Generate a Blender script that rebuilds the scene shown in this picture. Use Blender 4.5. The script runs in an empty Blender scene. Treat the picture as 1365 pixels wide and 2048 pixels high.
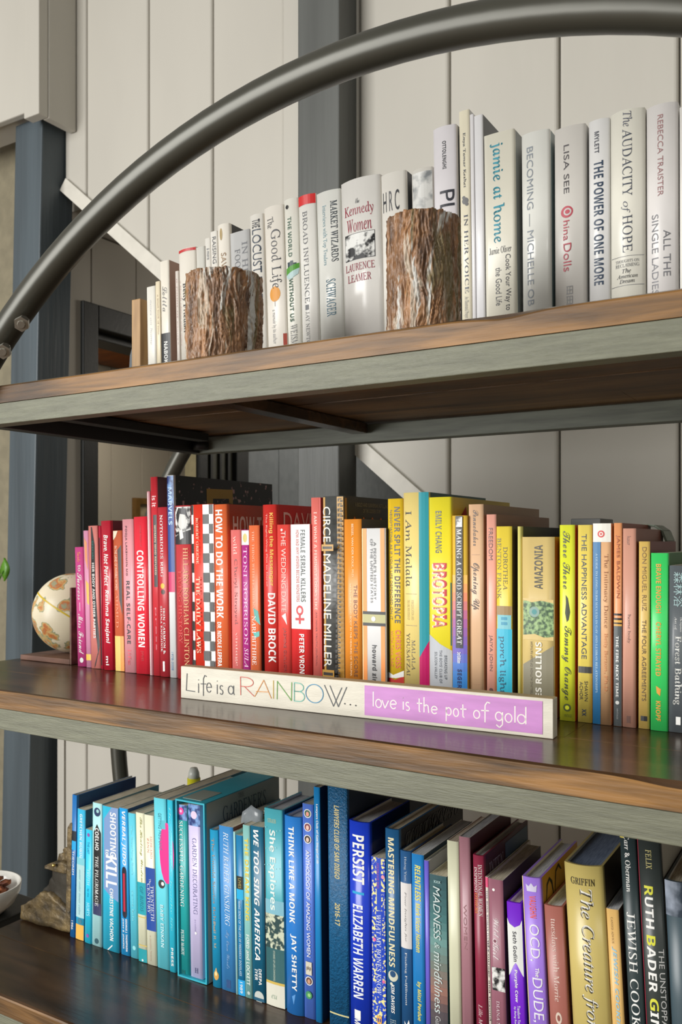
import bpy, bmesh, math, random
from mathutils import Vector, Matrix, noise
random.seed(7)
SC = bpy.context.scene
COL = SC.collection
PI = math.pi
# ------------------------------------------------------------------ camera
YAW = math.radians(31.3); F = 1740.0; HY = 1082.0; CZ = 1.35      # eye height above the floor
CT, ST = math.cos(YAW), math.sin(YAW)
cam = bpy.data.cameras.new('camera'); cam.sensor_fit = 'HORIZONTAL'; cam.sensor_width = 36.0
cam.lens = F / 1365.0 * 36.0
cam.shift_y = (HY - 1024.0) / 1365.0
cam.clip_start = 0.02; cam.clip_end = 100
cam.dof.use_dof = True; cam.dof.focus_distance = 0.97; cam.dof.aperture_fstop = 20.0
camo = bpy.data.objects.new('camera', cam); COL.objects.link(camo)
camo.location = (0, 0, CZ); camo.rotation_euler = (PI/2, 0, YAW)
SC.camera = camo
SC.view_settings.view_transform = 'Standard'; SC.view_settings.look = 'None'
SC.view_settings.gamma = 1.0; SC.view_settings.exposure = 0.0
SC.view_settings.use_curve_mapping = False
# ------------------------------------------------------------------ light
def lin(c):
    return tuple(((v/255.0)/12.92 if v/255.0 <= 0.04045 else ((v/255.0+0.055)/1.055)**2.4) for v in c)
world = bpy.data.worlds.new('room_light'); SC.world = world; world.use_nodes = True
bg = world.node_tree.nodes['Background']
bg.inputs[0].default_value = (*lin((242, 238, 229)), 1); bg.inputs[1].default_value = 0.33
def area(name, loc, target, sx, sy, power, colr):
    l = bpy.data.lights.new(name, 'AREA'); l.shape = 'RECTANGLE'; l.size = sx; l.size_y = sy
    l.energy = power; l.color = colr
    o = bpy.data.objects.new(name, l); COL.objects.link(o); o.location = loc
    o.rotation_euler = (Vector(target)-Vector(loc)).to_track_quat('-Z', 'Y').to_euler()
    return o
area('window_daylight', (-2.1, -1.9, CZ+0.45), (-0.6, 1.0, CZ-0.1), 1.6, 2.3, 142, (1.0, 0.99, 0.965))
area('room_lamp_glow', (0.9, -0.9, CZ+1.0), (-0.4, 1.0, CZ-0.2), 0.9, 0.7, 8, (1.0, 0.97, 0.92))
area('passage_fill', (-1.25, 3.1, CZ+0.86), (-1.9, 2.2, CZ), 0.4, 0.4, 9, (1.0, 0.93, 0.82))  # added fill that brightens the left wall under the stair, no real fitting
area('far_room_fill', (-2.6, 2.7, CZ+0.84), (-2.75, 2.7, 0), 0.5, 0.5, 9, (1.0, 0.9, 0.74))  # unseen fill added to brighten the room beyond the doorway
# ------------------------------------------------------------------ helpers
def P(x, y, Y):
    """photo point -> world point standing at depth Y"""
    u = (x-682.5)/F; t = Y/(CT+ST*u)
    return Vector((t*(-ST+CT*u), Y, CZ+(HY-y)/F*t))
def PX(x, X):
    """photo column -> depth Y for a vertical plane at X"""
    u = (x-682.5)/F
    return X*(CT+ST*u)/(-ST+CT*u)
def Pz(x, y, z):
    u = (x-682.5)/F; t = (z-CZ)*F/(HY-y)
    return Vector((t*(-ST+CT*u), t*(CT+ST*u), z))
_m = {}
def mat(name, col, rough=0.5, spec=0.5, metal=0.0, var=0.06, scale=30, bump=0.0, bscale=80, coat=0.0, stretch=None, col2=None, contrast=(0.35, 0.65), coords='Object', detail=4, dist=0.0):
    key = (name, col, rough, metal, var, scale, bump, coat, col2)
    if key in _m: return _m[key]
    m = bpy.data.materials.new(name); m.use_nodes = True
    nt = m.node_tree; b = nt.nodes['Principled BSDF']
    b.inputs['Roughness'].default_value = rough; b.inputs['Metallic'].default_value = metal
    b.inputs['Specular IOR Level'].default_value = spec; b.inputs['Coat Weight'].default_value = coat
    b.inputs['Coat Roughness'].default_value = 0.12
    tc = nt.nodes.new('ShaderNodeTexCoord'); mp = nt.nodes.new('ShaderNodeMapping')
    nt.links.new(tc.outputs[coords], mp.inputs[0])
    if stretch: mp.inputs['Scale'].default_value = stretch
    n = nt.nodes.new('ShaderNodeTexNoise'); n.inputs['Scale'].default_value = scale; n.inputs['Detail'].default_value = detail
    n.inputs['Distortion'].default_value = dist
    nt.links.new(mp.outputs[0], n.inputs['Vector'])
    r = nt.nodes.new('ShaderNodeValToRGB')
    c = lin(col); c2 = lin(col2) if col2 else tuple(v*(1-var*2) for v in c)
    c1 = c if col2 else tuple(min(1, v*(1+var)) for v in c)
    r.color_ramp.elements[0].position = contrast[0]; r.color_ramp.elements[1].position = contrast[1]
    r.color_ramp.elements[0].color = (*c2, 1); r.color_ramp.elements[1].color = (*c1, 1)
    nt.links.new(n.outputs['Fac'], r.inputs[0]); nt.links.new(r.outputs[0], b.inputs['Base Color'])
    if bump:
        n2 = nt.nodes.new('ShaderNodeTexNoise'); n2.inputs['Scale'].default_value = bscale; n2.inputs['Detail'].default_value = 6
        nt.links.new(mp.outputs[0], n2.inputs['Vector'])
        bp = nt.nodes.new('ShaderNodeBump'); bp.inputs['Strength'].default_value = bump; bp.inputs['Distance'].default_value = 0.002
        nt.links.new(n2.outputs['Fac'], bp.inputs['Height']); nt.links.new(bp.outputs[0], b.inputs['Normal'])
    _m[key] = m
    return m
def cover(c, rough=0.36):
    g = sum(c)/3; c = tuple(min(236, round(v*.95+g*.05+9)) for v in c)
    return mat('cover_paper', c, rough, var=0.03, scale=12)
def ink(c): return mat('print_ink', c, 0.42, var=0.01, scale=5)
def obj(name, me, m=None, parent=None, smooth=False):
    if isinstance(me, bmesh.types.BMesh):
        bm = me; me = bpy.data.meshes.new(name); bm.normal_update(); bm.to_mesh(me); bm.free()
    if m is not None:
        for mm in (m if isinstance(m, (list, tuple)) else [m]): me.materials.append(mm)
    if smooth:
        for p in me.polygons: p.use_smooth = True
    o = bpy.data.objects.new(name, me); COL.objects.link(o)
    if parent is not None: o.parent = parent
    return o
def thing(name, label, cat, loc=(0, 0, 0), rot=(0, 0, 0), group=None):
    o = bpy.data.objects.new(name, None); COL.objects.link(o); o.empty_display_size = 0.02
    o.location = loc; o.rotation_euler = rot; tag(o, label, cat, group); return o
def tag(o, label, cat, group=None):
    o['label'] = label; o['category'] = cat
    if group: o['group'] = group
    return o
def struct(o, label=None):
    o['kind'] = 'structure'
    if label: o['label'] = label
    return o
def add_box(bm, x0, x1, y0, y1, z0, z1, mi=0, bevel=0):
    vs = [bm.verts.new(v) for v in ((x0,y0,z0),(x1,y0,z0),(x1,y1,z0),(x0,y1,z0),(x0,y0,z1),(x1,y0,z1),(x1,y1,z1),(x0,y1,z1))]
    fs = []
    for f in ((3,2,1,0),(4,5,6,7),(0,1,5,4),(1,2,6,5),(2,3,7,6),(3,0,4,7)):
        q = bm.faces.new([vs[i] for i in f]); q.material_index = mi; fs.append(q)
    if bevel:
        es = list({e for f in fs for e in f.edges})
        bmesh.ops.bevel(bm, geom=es, offset=bevel, segments=2, affect='EDGES', profile=0.5)
    return fs
def box(name, x0, x1, y0, y1, z0, z1, m, parent=None, bevel=0.0):
    bm = bmesh.new(); add_box(bm, x0, x1, y0, y1, z0, z1, 0, bevel); return obj(name, bm, m, parent)
def prism(bm, pts, d, mi=0):
    """pts: list of Vector outline, d: extrusion Vector"""
    a = [bm.verts.new(p) for p in pts]; b = [bm.verts.new(Vector(p)+d) for p in pts]
    n = len(pts); fs = [bm.faces.new(a), bm.faces.new(b[::-1])]
    for i in range(n): fs.append(bm.faces.new((a[i], b[i], b[(i+1) % n], a[(i+1) % n])))
    for f in fs: f.material_index = mi
    bmesh.ops.recalc_face_normals(bm, faces=fs)
    return fs
def tube(bm, pts, r, seg=20, cap=True):
    rings = []
    n = len(pts)
    for i, p in enumerate(pts):
        p = Vector(p); a = Vector(pts[max(i-1, 0)]); b = Vector(pts[min(i+1, n-1)])
        t = (b-a).normalized(); up = Vector((0, 1, 0)) if abs(t.y) < 0.9 else Vector((1, 0, 0))
        s = t.cross(up).normalized(); q = s.cross(t)
        rr = r[i] if isinstance(r, (list, tuple)) else r
        rings.append([bm.verts.new(p+(s*math.cos(k*2*PI/seg)+q*math.sin(k*2*PI/seg))*rr) for k in range(seg)])
    for i in range(n-1):
        for k in range(seg):
            f = bm.faces.new((rings[i][k], rings[i][(k+1) % seg], rings[i+1][(k+1) % seg], rings[i+1][k])); f.smooth = True
    if cap:
        bm.faces.new(rings[0][::-1]); bm.faces.new(rings[-1])
    bmesh.ops.recalc_face_normals(bm, faces=bm.faces)
def lathe(bm, prof, seg=32, cx=0, cy=0):
    rings = [[bm.verts.new((cx+r*math.cos(k*2*PI/seg), cy+r*math.sin(k*2*PI/seg), z)) for k in range(seg)] for r, z in prof]
    for i in range(len(prof)-1):
        for k in range(seg):
            f = bm.faces.new((rings[i][k], rings[i][(k+1) % seg], rings[i+1][(k+1) % seg], rings[i+1][k])); f.smooth = True
    bm.faces.new(rings[0][::-1]); bm.faces.new(rings[-1]); bmesh.ops.recalc_face_normals(bm, faces=bm.faces)
# ------------------------------------------------------------------ materials
M_white = mat('painted_white_board', (188, 184, 174), 0.55, var=0.035, scale=3, bump=0.25, bscale=45, stretch=(1, 1, 0.25))
M_greyw = mat('painted_grey_board', (176, 170, 158), 0.6, var=0.04, scale=3, bump=0.2, bscale=40, stretch=(1, 1, 0.3))
M_post = mat('painted_slate_timber', (72, 82, 88), 0.5, var=0.14, scale=14, bump=0.8, bscale=60, stretch=(1, 1, 0.06))
M_dark = mat('dark_door_paint', (27, 29, 28), 0.5, var=0.1, scale=10, bump=0.2)
M_sage = mat('brushed_sage_paint', (111, 112, 94), 0.5, var=0.13, scale=9, bump=0.35, bscale=30, stretch=(2.5, 34, 34), contrast=(0.25, 0.75))
M_steel = mat('gunmetal_tube', (66, 65, 57), 0.33, metal=0.3, var=0.04, scale=4)
M_bolt = mat('bolt_metal', (170, 166, 156), 0.25, metal=0.8, var=0.05)
def wood(name, a, b, rough, coat, bump=0.25, sc=1.6, stretch=(3.0, 26, 26)):
    m = mat(name, a, rough, col2=b, scale=sc, bump=bump, bscale=7, stretch=stretch, contrast=(0.28, 0.68), coat=coat, detail=8, dist=0.6)
    nt = m.node_tree; b_ = nt.nodes['Principled BSDF']
    # darker ring shapes of knots in the board
    tc = [n for n in nt.nodes if n.type == 'TEX_COORD'][0]
    ramp = [n for n in nt.nodes if n.type == 'VALTORGB'][0]
    v = nt.nodes.new('ShaderNodeTexVoronoi'); v.inputs['Scale'].default_value = 3.4; v.inputs['Randomness'].default_value = 1.0
    mp = nt.nodes.new('ShaderNodeMapping'); mp.inputs['Scale'].default_value = (1, 2.4, 5.0)
    nt.links.new(tc.outputs['Object'], mp.inputs[0]); nt.links.new(mp.outputs[0], v.inputs['Vector'])
    r2 = nt.nodes.new('ShaderNodeValToRGB'); r2.color_ramp.elements[0].position = 0.03; r2.color_ramp.elements[1].position = 0.14
    r2.color_ramp.elements[0].color = (0.25, 0.2, 0.17, 1); r2.color_ramp.elements[1].color = (1, 1, 1, 1)
    nt.links.new(v.outputs['Distance'], r2.inputs[0])
    n3 = nt.nodes.new('ShaderNodeTexNoise'); n3.inputs['Scale'].default_value = 2.2; n3.inputs['Detail'].default_value = 3
    mp3 = nt.nodes.new('ShaderNodeMapping'); mp3.inputs['Scale'].default_value = (1.6, 5, 5)
    nt.links.new(tc.outputs['Object'], mp3.inputs[0]); nt.links.new(mp3.outputs[0], n3.inputs['Vector'])
    r3 = nt.nodes.new('ShaderNodeValToRGB'); r3.color_ramp.elements[0].position = 0.35; r3.color_ramp.elements[1].position = 0.62
    r3.color_ramp.elements[0].color = (0.36, 0.35, 0.36, 1); r3.color_ramp.elements[1].color = (1, 1, 1, 1)
    nt.links.new(n3.outputs['Fac'], r3.inputs[0])
    x = nt.nodes.new('ShaderNodeMixRGB'); x.blend_type = 'MULTIPLY'; x.inputs[0].default_value = 1
    y = nt.nodes.new('ShaderNodeMixRGB'); y.blend_type = 'MULTIPLY'; y.inputs[0].default_value = 1
    nt.links.new(ramp.outputs[0], x.inputs[1]); nt.links.new(r2.outputs[0], x.inputs[2])
    nt.links.new(x.outputs[0], y.inputs[1]); nt.links.new(r3.outputs[0], y.inputs[2])
    nt.links.new(y.outputs[0], b_.inputs['Base Color'])
    return m
M_wtop = wood('dark_stained_wood', (92, 66, 43), (56, 40, 27), 0.27, 0.15, bump=0.12)
M_wedge = wood('worn_lit_board_edge', (150, 108, 56), (68, 47, 23), 0.5, 0.0, bump=0.35, sc=2.4, stretch=(3.0, 40, 40))  # edge wood sanded lighter, with some of the light on it painted in
M_wunder = wood('underside_board', (150, 112, 66), (104, 74, 42), 0.5, 0.0, bump=0.2)
M_pages = mat('page_edges', (226, 216, 192), 0.8, col2=(176, 164, 138), scale=40, stretch=(30, 1.5, 1.5), contrast=(0.3, 0.6), bump=0.4, bscale=60)
M_pagesg = mat('page_edges_white', (214, 216, 218), 0.8, col2=(168, 172, 178), scale=40, stretch=(30, 1.5, 1.5), contrast=(0.3, 0.6), bump=0.4, bscale=60)
M_photo = mat('printed_photo', (226, 226, 222), 0.4, col2=(22, 22, 24), scale=95, contrast=(0.44, 0.56), detail=5)
M_foliage = mat('printed_foliage', (150, 182, 120), 0.4, col2=(40, 78, 40), scale=230, contrast=(0.42, 0.6), detail=5)
M_floral = mat('printed_blossom', (236, 226, 150), 0.4, col2=(24, 66, 190), scale=260, contrast=(0.52, 0.56), detail=2)
M_trees = mat('printed_treetops', (200, 206, 180), 0.4, col2=(34, 66, 66), scale=140, contrast=(0.47, 0.55), detail=4)
M_mottle = mat('printed_grey_mottle', (206, 206, 202), 0.4, col2=(120, 124, 126), scale=60, contrast=(0.3, 0.5), detail=5)
M_galaxy = mat('printed_night_sky', (190, 150, 150), 0.3, col2=(14, 14, 24), scale=110, contrast=(0.66, 0.74), detail=1)
M_blueart = mat('printed_blue_art', (120, 160, 214), 0.4, col2=(16, 42, 110), scale=120, contrast=(0.42, 0.62), detail=5)
M_leath = mat('embossed_blue_leather', (24, 92, 136), 0.45, var=0.12, scale=300, bump=0.6, bscale=500)
M_gold = mat('gold_print', (196, 160, 70), 0.35, metal=0.3, var=0.1)
# ------------------------------------------------------------------ room
Z0 = 0.0
struct(box('floor', -6, 3, -3, 6, -0.1, 0.0, mat('floor_boards', (110, 88, 66), 0.45, var=0.15, scale=3, stretch=(1, 10, 1))))
WY = 1.55
# back wall of upright boards, cut off along the slope of the stair
wb = bpy.data.objects.new('wall_back', None); COL.objects.link(wb); wb['kind'] = 'structure'
wb['label'] = 'white painted wall of upright boards behind the bookcase, cut off along the stair'
def zdiag(x): return CZ + 0.926 - 0.825*(x+1.777)
edges_px = [54, 163, 297, 425, 575]
gx = [P(p, 0, WY).x for p in (-75, 47, 163, 297, 425, 560)] + [P(p, 0, WY).x for p in (716, 903, 1118, 1358)]
gx = [-2.3, -1.985, -1.7, -1.487, -1.288, -1.085, -0.9, -0.697, -0.481, -0.275, -0.07, 0.135, 0.34, 0.545, 0.75]
TOP = CZ+1.75
for i in range(len(gx)-1):
    a, b = gx[i]+0.0016, gx[i+1]-0.0016
    if b < -1.75: continue
    a = max(a, -1.7785)
    bm = bmesh.new(); pts = []
    zb0, zb1 = zdiag(a), zdiag(b)
    lo = CZ-0.42
    if zb1 < lo:
        pts = [(a, WY, 0), (b, WY, 0), (b, WY, TOP), (a, WY, TOP)]
        prism(bm, [Vector(p) for p in pts], Vector((0, 0.03, 0)))
    else:
        prism(bm, [Vector(p) for p in ((a, WY, zb0), (b, WY, zb1), (b, WY, TOP), (a, WY, TOP))], Vector((0, 0.03, 0)))
        prism(bm, [Vector(p) for p in ((a, WY, 0), (b, WY, 0), (b, WY, lo), (a, WY, lo))], Vector((0, 0.03, 0)))
    o = obj('wall_board', bm, M_white, wb)
    md = o.modifiers.new('edge', 'BEVEL'); md.width = 0.0065; md.segments = 3
for a in (-2.6, -2.35, -2.12, -1.93):
    pass
# low wall continues left of the slate post
for a, b in ((-1.806, -1.7815),):
    o = box('wall_board', a, b, WY, WY+0.03, 0, CZ-0.42, M_white, wb)
# backing in the recessed joints
bm = bmesh.new()
prism(bm, [Vector(p) for p in ((-1.777, WY+.02, zdiag(-1.777)), (-0.12, WY+.02, zdiag(-.12)), (0.75, WY+.02, 0.3), (0.75, WY+.02, TOP), (-1.777, WY+.02, TOP))], Vector((0, .04, 0)))
prism(bm, [Vector(p) for p in ((-1.80, WY+.02, 0), (0.75, WY+.02, 0), (0.75, WY+.02, CZ-.42), (-1.80, WY+.02, CZ-.42))], Vector((0, .04, 0)))
obj('wall_backing', bm, mat('joint_shadow_paint', (176, 172, 162), 0.7), wb)
# sloping trim board along the stair
bm = bmesh.new()
sl = Vector((1, 0, -0.825)).normalized(); nn = Vector((-0.825, 0, -1)).normalized()
a = Vector((-1.772, WY-0.010, zdiag(-1.772))); b = Vector((-0.12, WY-0.010, zdiag(-0.12)))
prism(bm, [a-nn*0.012, b-nn*0.012, b+nn*0.022, a+nn*0.022], Vector((0, 0.06, 0)))
struct(obj('trim_1', bm, mat('painted_white_trim', (210, 206, 195), 0.5, var=.03, bump=.1)), 'white sloping trim board under the stair wall')
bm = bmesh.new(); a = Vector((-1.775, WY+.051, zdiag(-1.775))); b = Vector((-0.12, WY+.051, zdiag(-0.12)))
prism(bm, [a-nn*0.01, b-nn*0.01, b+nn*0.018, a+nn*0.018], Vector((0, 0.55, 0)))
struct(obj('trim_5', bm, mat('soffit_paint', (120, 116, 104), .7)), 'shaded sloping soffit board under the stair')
struct(box('trim_2', -1.079, -1.0035, WY-.014, WY-.0005, zdiag(gx[5])+.02, TOP, M_white), 'narrow white trim beside the middle slate post')
# slate painted posts
M_post2 = mat('painted_grey_timber', (86, 88, 85), 0.5, var=0.14, scale=14, bump=0.8, bscale=60, stretch=(1, 1, 0.06))
def post(name, x0, x1, y0, y1, z0, z1, lean, label, m=M_post):
    bm = bmesh.new(); add_box(bm, x0, x1, y0, y1, z0, z1, 0, 0.003)
    for v in bm.verts: v.co.x += lean*(v.co.z-CZ)
    o = obj(name, bm, m); tag(o, label, 'post', 'slate painted timber posts'); return o
post('timber_post', -1.915, -1.812, 1.48, 1.583, 0, CZ+1.07, 0.03, 'slate grey square timber post at the far left carrying the white boxed beam')
post('timber_post', -1.003, -0.903, 1.478, 1.548, 0.0, TOP, 0.0, 'slate grey timber post on the white wall behind the middle of the bookcase', M_post2)
# boxed beam upper left
bx = bpy.data.objects.new('boxed_beam', None); COL.objects.link(bx)
tag(bx, 'white boxed beam resting on the left slate post', 'beam')
zb = CZ+1.045
x1 = P(81, 0, 1.437).x
for a, b in ((x1-0.42, x1-0.235), (x1-0.23, x1-0.052)):
    box('beam_board', a, b, 1.44, 1.46, zb+0.02, TOP, M_white, bx, .003)
box('corner_batten', x1-0.055, x1, 1.432, 1.46, zb, TOP, M_white, bx, .002)
box('side_board', x1-0.02, x1+.002, 1.461, WY-.003, zb, TOP, M_white, bx, .002)
box('bottom_board', x1-0.42, x1-.022, 1.462, WY-.002, zb+.03, zb+.05, M_white, bx, .001)
# wall running away at the left with a doorway
wl = bpy.data.objects.new('wall_left', None); COL.objects.link(wl); wl['kind'] = 'structure'
wl['label'] = 'grey board wall with a dark doorway seen through the opening under the stair'
LX = -1.95
dy0, dy1, dz = 1.80, 2.54, CZ+0.655
ys = [1.60, 1.70, 1.797]
for a, b in zip(ys, ys[1:]): box('wall_board', LX-.03, LX, a+.001, b-.001, 0, CZ+.9, M_greyw, wl, .002)
for k in range(4):
    a = 1.80+k*.18; box('wall_board', LX-.03, LX, a+.001, a+.179, dz+.001, CZ+.9, M_greyw, wl, .002)
a = dy1+.005
while a < 4.3:
    box('wall_board', LX-.03, LX, a+.001, a+.199, 0, CZ+.9, mat('blue_grey_board', (128, 134, 138), .55, var=.05, bump=.2), wl, .002); a += .2
dr = bpy.data.objects.new('door_1', None); COL.objects.link(dr); dr['kind'] = 'structure'
dr['label'] = 'dark painted door frame with an open dark door in the left wall'
box('frame_jamb', LX-.03, LX+.012, 1.757, 1.815, 0, dz+.04, M_dark, dr, .003)
box('frame_jamb', LX-.03, LX+.012, 2.265, 2.31, 0, dz-.03, M_dark, dr, .003)
box('frame_jamb', LX-.03, LX+.012, 2.47, 2.54, 0, dz-.03, M_dark, dr, .003)
box('frame_head', LX-.03, LX+.012, 1.815, 2.54, dz-.03, dz+.04, M_dark, dr, .003)
box('inner_head', LX-.12, LX-.03, 1.815, 2.26, dz-.05, dz+.01, M_dark, dr, .002)
box('jamb_lining', LX-.05, LX-.001, 2.262, 2.264, 0, dz-.031, mat('cream_paint', (206, 192, 148), .6), dr, .0005)
lf_ = mat('door_leaf', (66, 66, 54), .5, var=.1, bump=.2)
box('side_panel', LX-.02, LX-.006, 2.3105, 2.469, 0.01, dz-.031, lf_, dr, .002)
for a in (2.335, 2.385, 2.43): box('panel_strip', LX-.005, LX+.003, a, a+.012, 0.01, dz-.04, M_dark, dr, .001)
# ceiling under the stair, far walls
struct(box('ceiling', -5, LX+1.6, 1.66, 5, CZ+.905, CZ+.95, M_greyw), 'pale boarded underside of the stair space')
wf = bpy.data.objects.new('wall_far', None); COL.objects.link(wf); wf['kind'] = 'structure'
wf['label'] = 'grey board wall of the room beyond the doorway'
for k in range(14):
    yy = 1.0+k*.21
    box('wall_board', -3.25, -3.22, yy+.002, yy+.208, 0, CZ+.9, M_greyw, wf, .002)
struct(box('wall_right_far', -5, 1.6, 4.3, 4.34, 0, CZ+1.75, M_greyw), 'plain grey wall at the back of the far room')
o = box('wooden_header', -3.2, -2.2, 2.25, 4.0, CZ+.86, CZ+.90, mat('orange_wood', (170, 104, 48), .5, var=.15, scale=5, stretch=(1, 8, 8))); struct(o, 'orange brown wooden ceiling beyond the doorway'); o.name = 'trim_3'
o = box('trim_4', -3.22, -3.19, 2.3, 3.6, CZ+.56, CZ+.78, mat('amber_beam', (128, 76, 36), .5, var=.15, scale=5)); struct(o, 'brown wooden beam above the far wall')
# picture frame on the far wall
fx = -3.218
def fy(px): return PX(px, fx)
pf = thing('picture_frame', 'gold brown framed picture hanging on the far grey wall beyond the doorway', 'picture', (fx, (fy(264)+fy(352))/2, CZ+.12))
fw = (fy(352)-fy(264))/2; ft = .10; fb = -.32
bm = bmesh.new()
add_box(bm, .001, .03, -fw, fw, ft-.03, ft); add_box(bm, .001, .03, -fw, fw, fb, fb+.03)
add_box(bm, .001, .03, -fw, -fw+.03, fb+.03, ft-.03); add_box(bm, .001, .03, fw-.03, fw, fb+.03, ft-.03)
obj('frame', bm, mat('gilt_wood', (124, 92, 46), .4, var=.1), pf)
box('print', .001, .012, -fw+.03, fw-.03, fb+.03, ft-.03, mat('old_print', (196, 178, 148), .6, col2=(120, 104, 78), scale=14, contrast=(.4, .6)), pf)
# dim wall left of the slate post
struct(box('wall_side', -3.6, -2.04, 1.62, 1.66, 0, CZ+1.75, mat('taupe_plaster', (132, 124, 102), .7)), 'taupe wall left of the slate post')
# ------------------------------------------------------------------ bookcase
bc = thing('bookcase', 'round gunmetal tube bookcase with dark wooden shelves on sage painted rails', 'bookcase', (-0.39, 0.93, 0))
def rel(o): o.parent = bc; o.matrix_parent_inverse = Matrix.Translation((0.39, -0.93, 0)); return o
RX, RZ, RR = -0.392, CZ-0.325, 0.775
FYc = 0.697
def arc(a0, a1, y, rx, rz, rr, n=90):
    return [Vector((rx+rr*math.cos(math.radians(a0+(a1-a0)*i/n)), y, rz+rr*math.sin(math.radians(a0+(a1-a0)*i/n)))) for i in range(n+1)]
bm = bmesh.new(); tube(bm, arc(-50, 230, FYc, RX, RZ, RR, 120), 0.0172, 28); front_arch = rel(obj('front_arch', bm, M_steel))
bm = bmesh.new(); tube(bm, arc(141.0, 230, 1.165, -0.405, CZ-.32, .79, 60), 0.0145, 20); rel(obj('rear_arch', bm, M_steel))
bm = bmesh.new(); tube(bm, arc(-50, 36.5, 1.165, -0.405+.02, CZ-.32, .79, 60), 0.0145, 20); rel(obj('rear_arch', bm, M_steel))
SH = [0.197, -0.188, -0.573]
LEFT = {0.197: -0.985, -0.188: -1.165, -0.573: -1.10}
RIGHT = {0.197: 0.2, -0.188: 0.36, -0.573: 0.32}
FY0, FY1 = 0.714, 1.150
for z in SH:
    zt = CZ+z; xl, xr = LEFT[z], RIGHT[z]; zw = zt-.0235; zm = zt-.0495
    # planks run along the shelf; the front one is made of finger-jointed lengths
    w4 = (FY1-FY0)/4
    for k in range(4):
        y0, y1 = FY0+k*w4, FY0+(k+1)*w4
        cuts = [xl, -0.41 if z == -0.188 else (-0.62 if z > 0 else -.75), xr] if k == 0 else [xl, [-.25, -.7, -.1, -.5][(k+int(z*10)) % 4], xr]
        for a, b in zip(cuts, cuts[1:]):
            bm = bmesh.new()
            if k == 0:
                n = 90; dd = []
                for i in range(n+1):
                    x = a+(b-a)*i/n
                    ch = 0.0008*noise.noise(Vector((x*9, z*7, 0)))
                    for (cx, cw, ca) in (((-0.27, .028, .0035),) if z > 0 else ((-0.125, .035, .004), (-.09, .012, .003)) if z == -.188 else ()):
                        ch -= ca*math.exp(-((x-cx)/cw)**2)
                    dd.append((x, ch))
                rows = []
                for x, ch in dd:
                    sec = [(y1-.0004, zt), (y0+.004-ch*.8, zt), (y0+.0012, zt-.0012+ch), (y0, zt-.003+ch), (y0, zw+.0006), (y1-.0004, zw+.0006)]
                    rows.append([bm.verts.new((x, yy, zz)) for yy, zz in sec])
                for i in range(n):
                    for j in range(6):
                        f = bm.faces.new((rows[i][j], rows[i][(j+1) % 6], rows[i+1][(j+1) % 6], rows[i+1][j]))
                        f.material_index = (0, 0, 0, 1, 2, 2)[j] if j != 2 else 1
                bm.faces.new(rows[0]).material_index = 1; bm.faces.new(rows[-1][::-1]).material_index = 1
                bmesh.ops.recalc_face_normals(bm, faces=bm.faces)
            else:
                dz_ = (0, .0015, 0.0006, .002)[k]
                fs = add_box(bm, a+.0002, b-.0002, y0+.0004, y1-.0004, zw+.0006+dz_, zt)
                for i, f in enumerate(fs): f.material_index = 0 if i == 1 else (2 if i == 0 else 1)
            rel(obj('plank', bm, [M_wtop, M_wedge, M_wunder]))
    rel(box('front_rail', xl, xr, FY0, FY0+.022, zm, zw, M_sage, None, .0008))
    rel(box('rear_rail', xl, xr, FY1-.024, FY1, zm, zw, mat('brushed_sage_rear', (104, 108, 96), .5, var=.13, scale=9, stretch=(1.5, 14, 14)), None, .0008))
    rel(box('end_rail', xl, xl+.022, FY0+.0225, FY1-.0245, zm, zw, M_dark, None, .0008))
    rel(box('cross_brace', xl+.05, xl+.072, FY0+.0225, FY1-.06, zw-.012, zw, M_dark, None, .0006))
    rel(box('cross_brace', -.66, -.635, FY0+.0225, FY1-.03, zw-.014, zw, M_wtop, None, .0006))
    rel(box('cross_brace', -.2, -.175, FY0+.0225, FY1-.03, zw-.014, zw, M_wtop, None, .0006)) if z < 0 else None
    bm = bmesh.new(); lathe(bm, [(.0001, 0), (.013, 0), (.013, .012), (.0001, .013)], 10, xl+.034, FY1-.036)
    for v in bm.verts: v.co.z += zm+.004
    rel(obj('bracket', bm, M_dark, None, True))
# hexagon bolts through the front tube at the top shelf end
for (px, py) in ((44, 647), (7, 702)):
    c = P(px, py, .674)
    ax = Vector((0.62, -0.66, -0.42)).normalized()
    bm = bmesh.new()
    bmesh.ops.create_cone(bm, cap_ends=True, segments=6, radius1=.0088, radius2=.0088, depth=.011)
    bmesh.ops.create_cone(bm, cap_ends=True, segments=12, radius1=.0056, radius2=.004, depth=.004, matrix=Matrix.Translation((0, 0, .006)))
    bmesh.ops.create_cone(bm, cap_ends=True, segments=12, radius1=.0045, radius2=.0045, depth=.022, matrix=Matrix.Translation((0, 0, -.012)))
    bmesh.ops.transform(bm, matrix=Matrix.Translation(c) @ ax.to_track_quat('Z', 'Y').to_matrix().to_4x4(), verts=bm.verts)
    o = obj('bolt', bm, M_bolt, front_arch)
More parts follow.
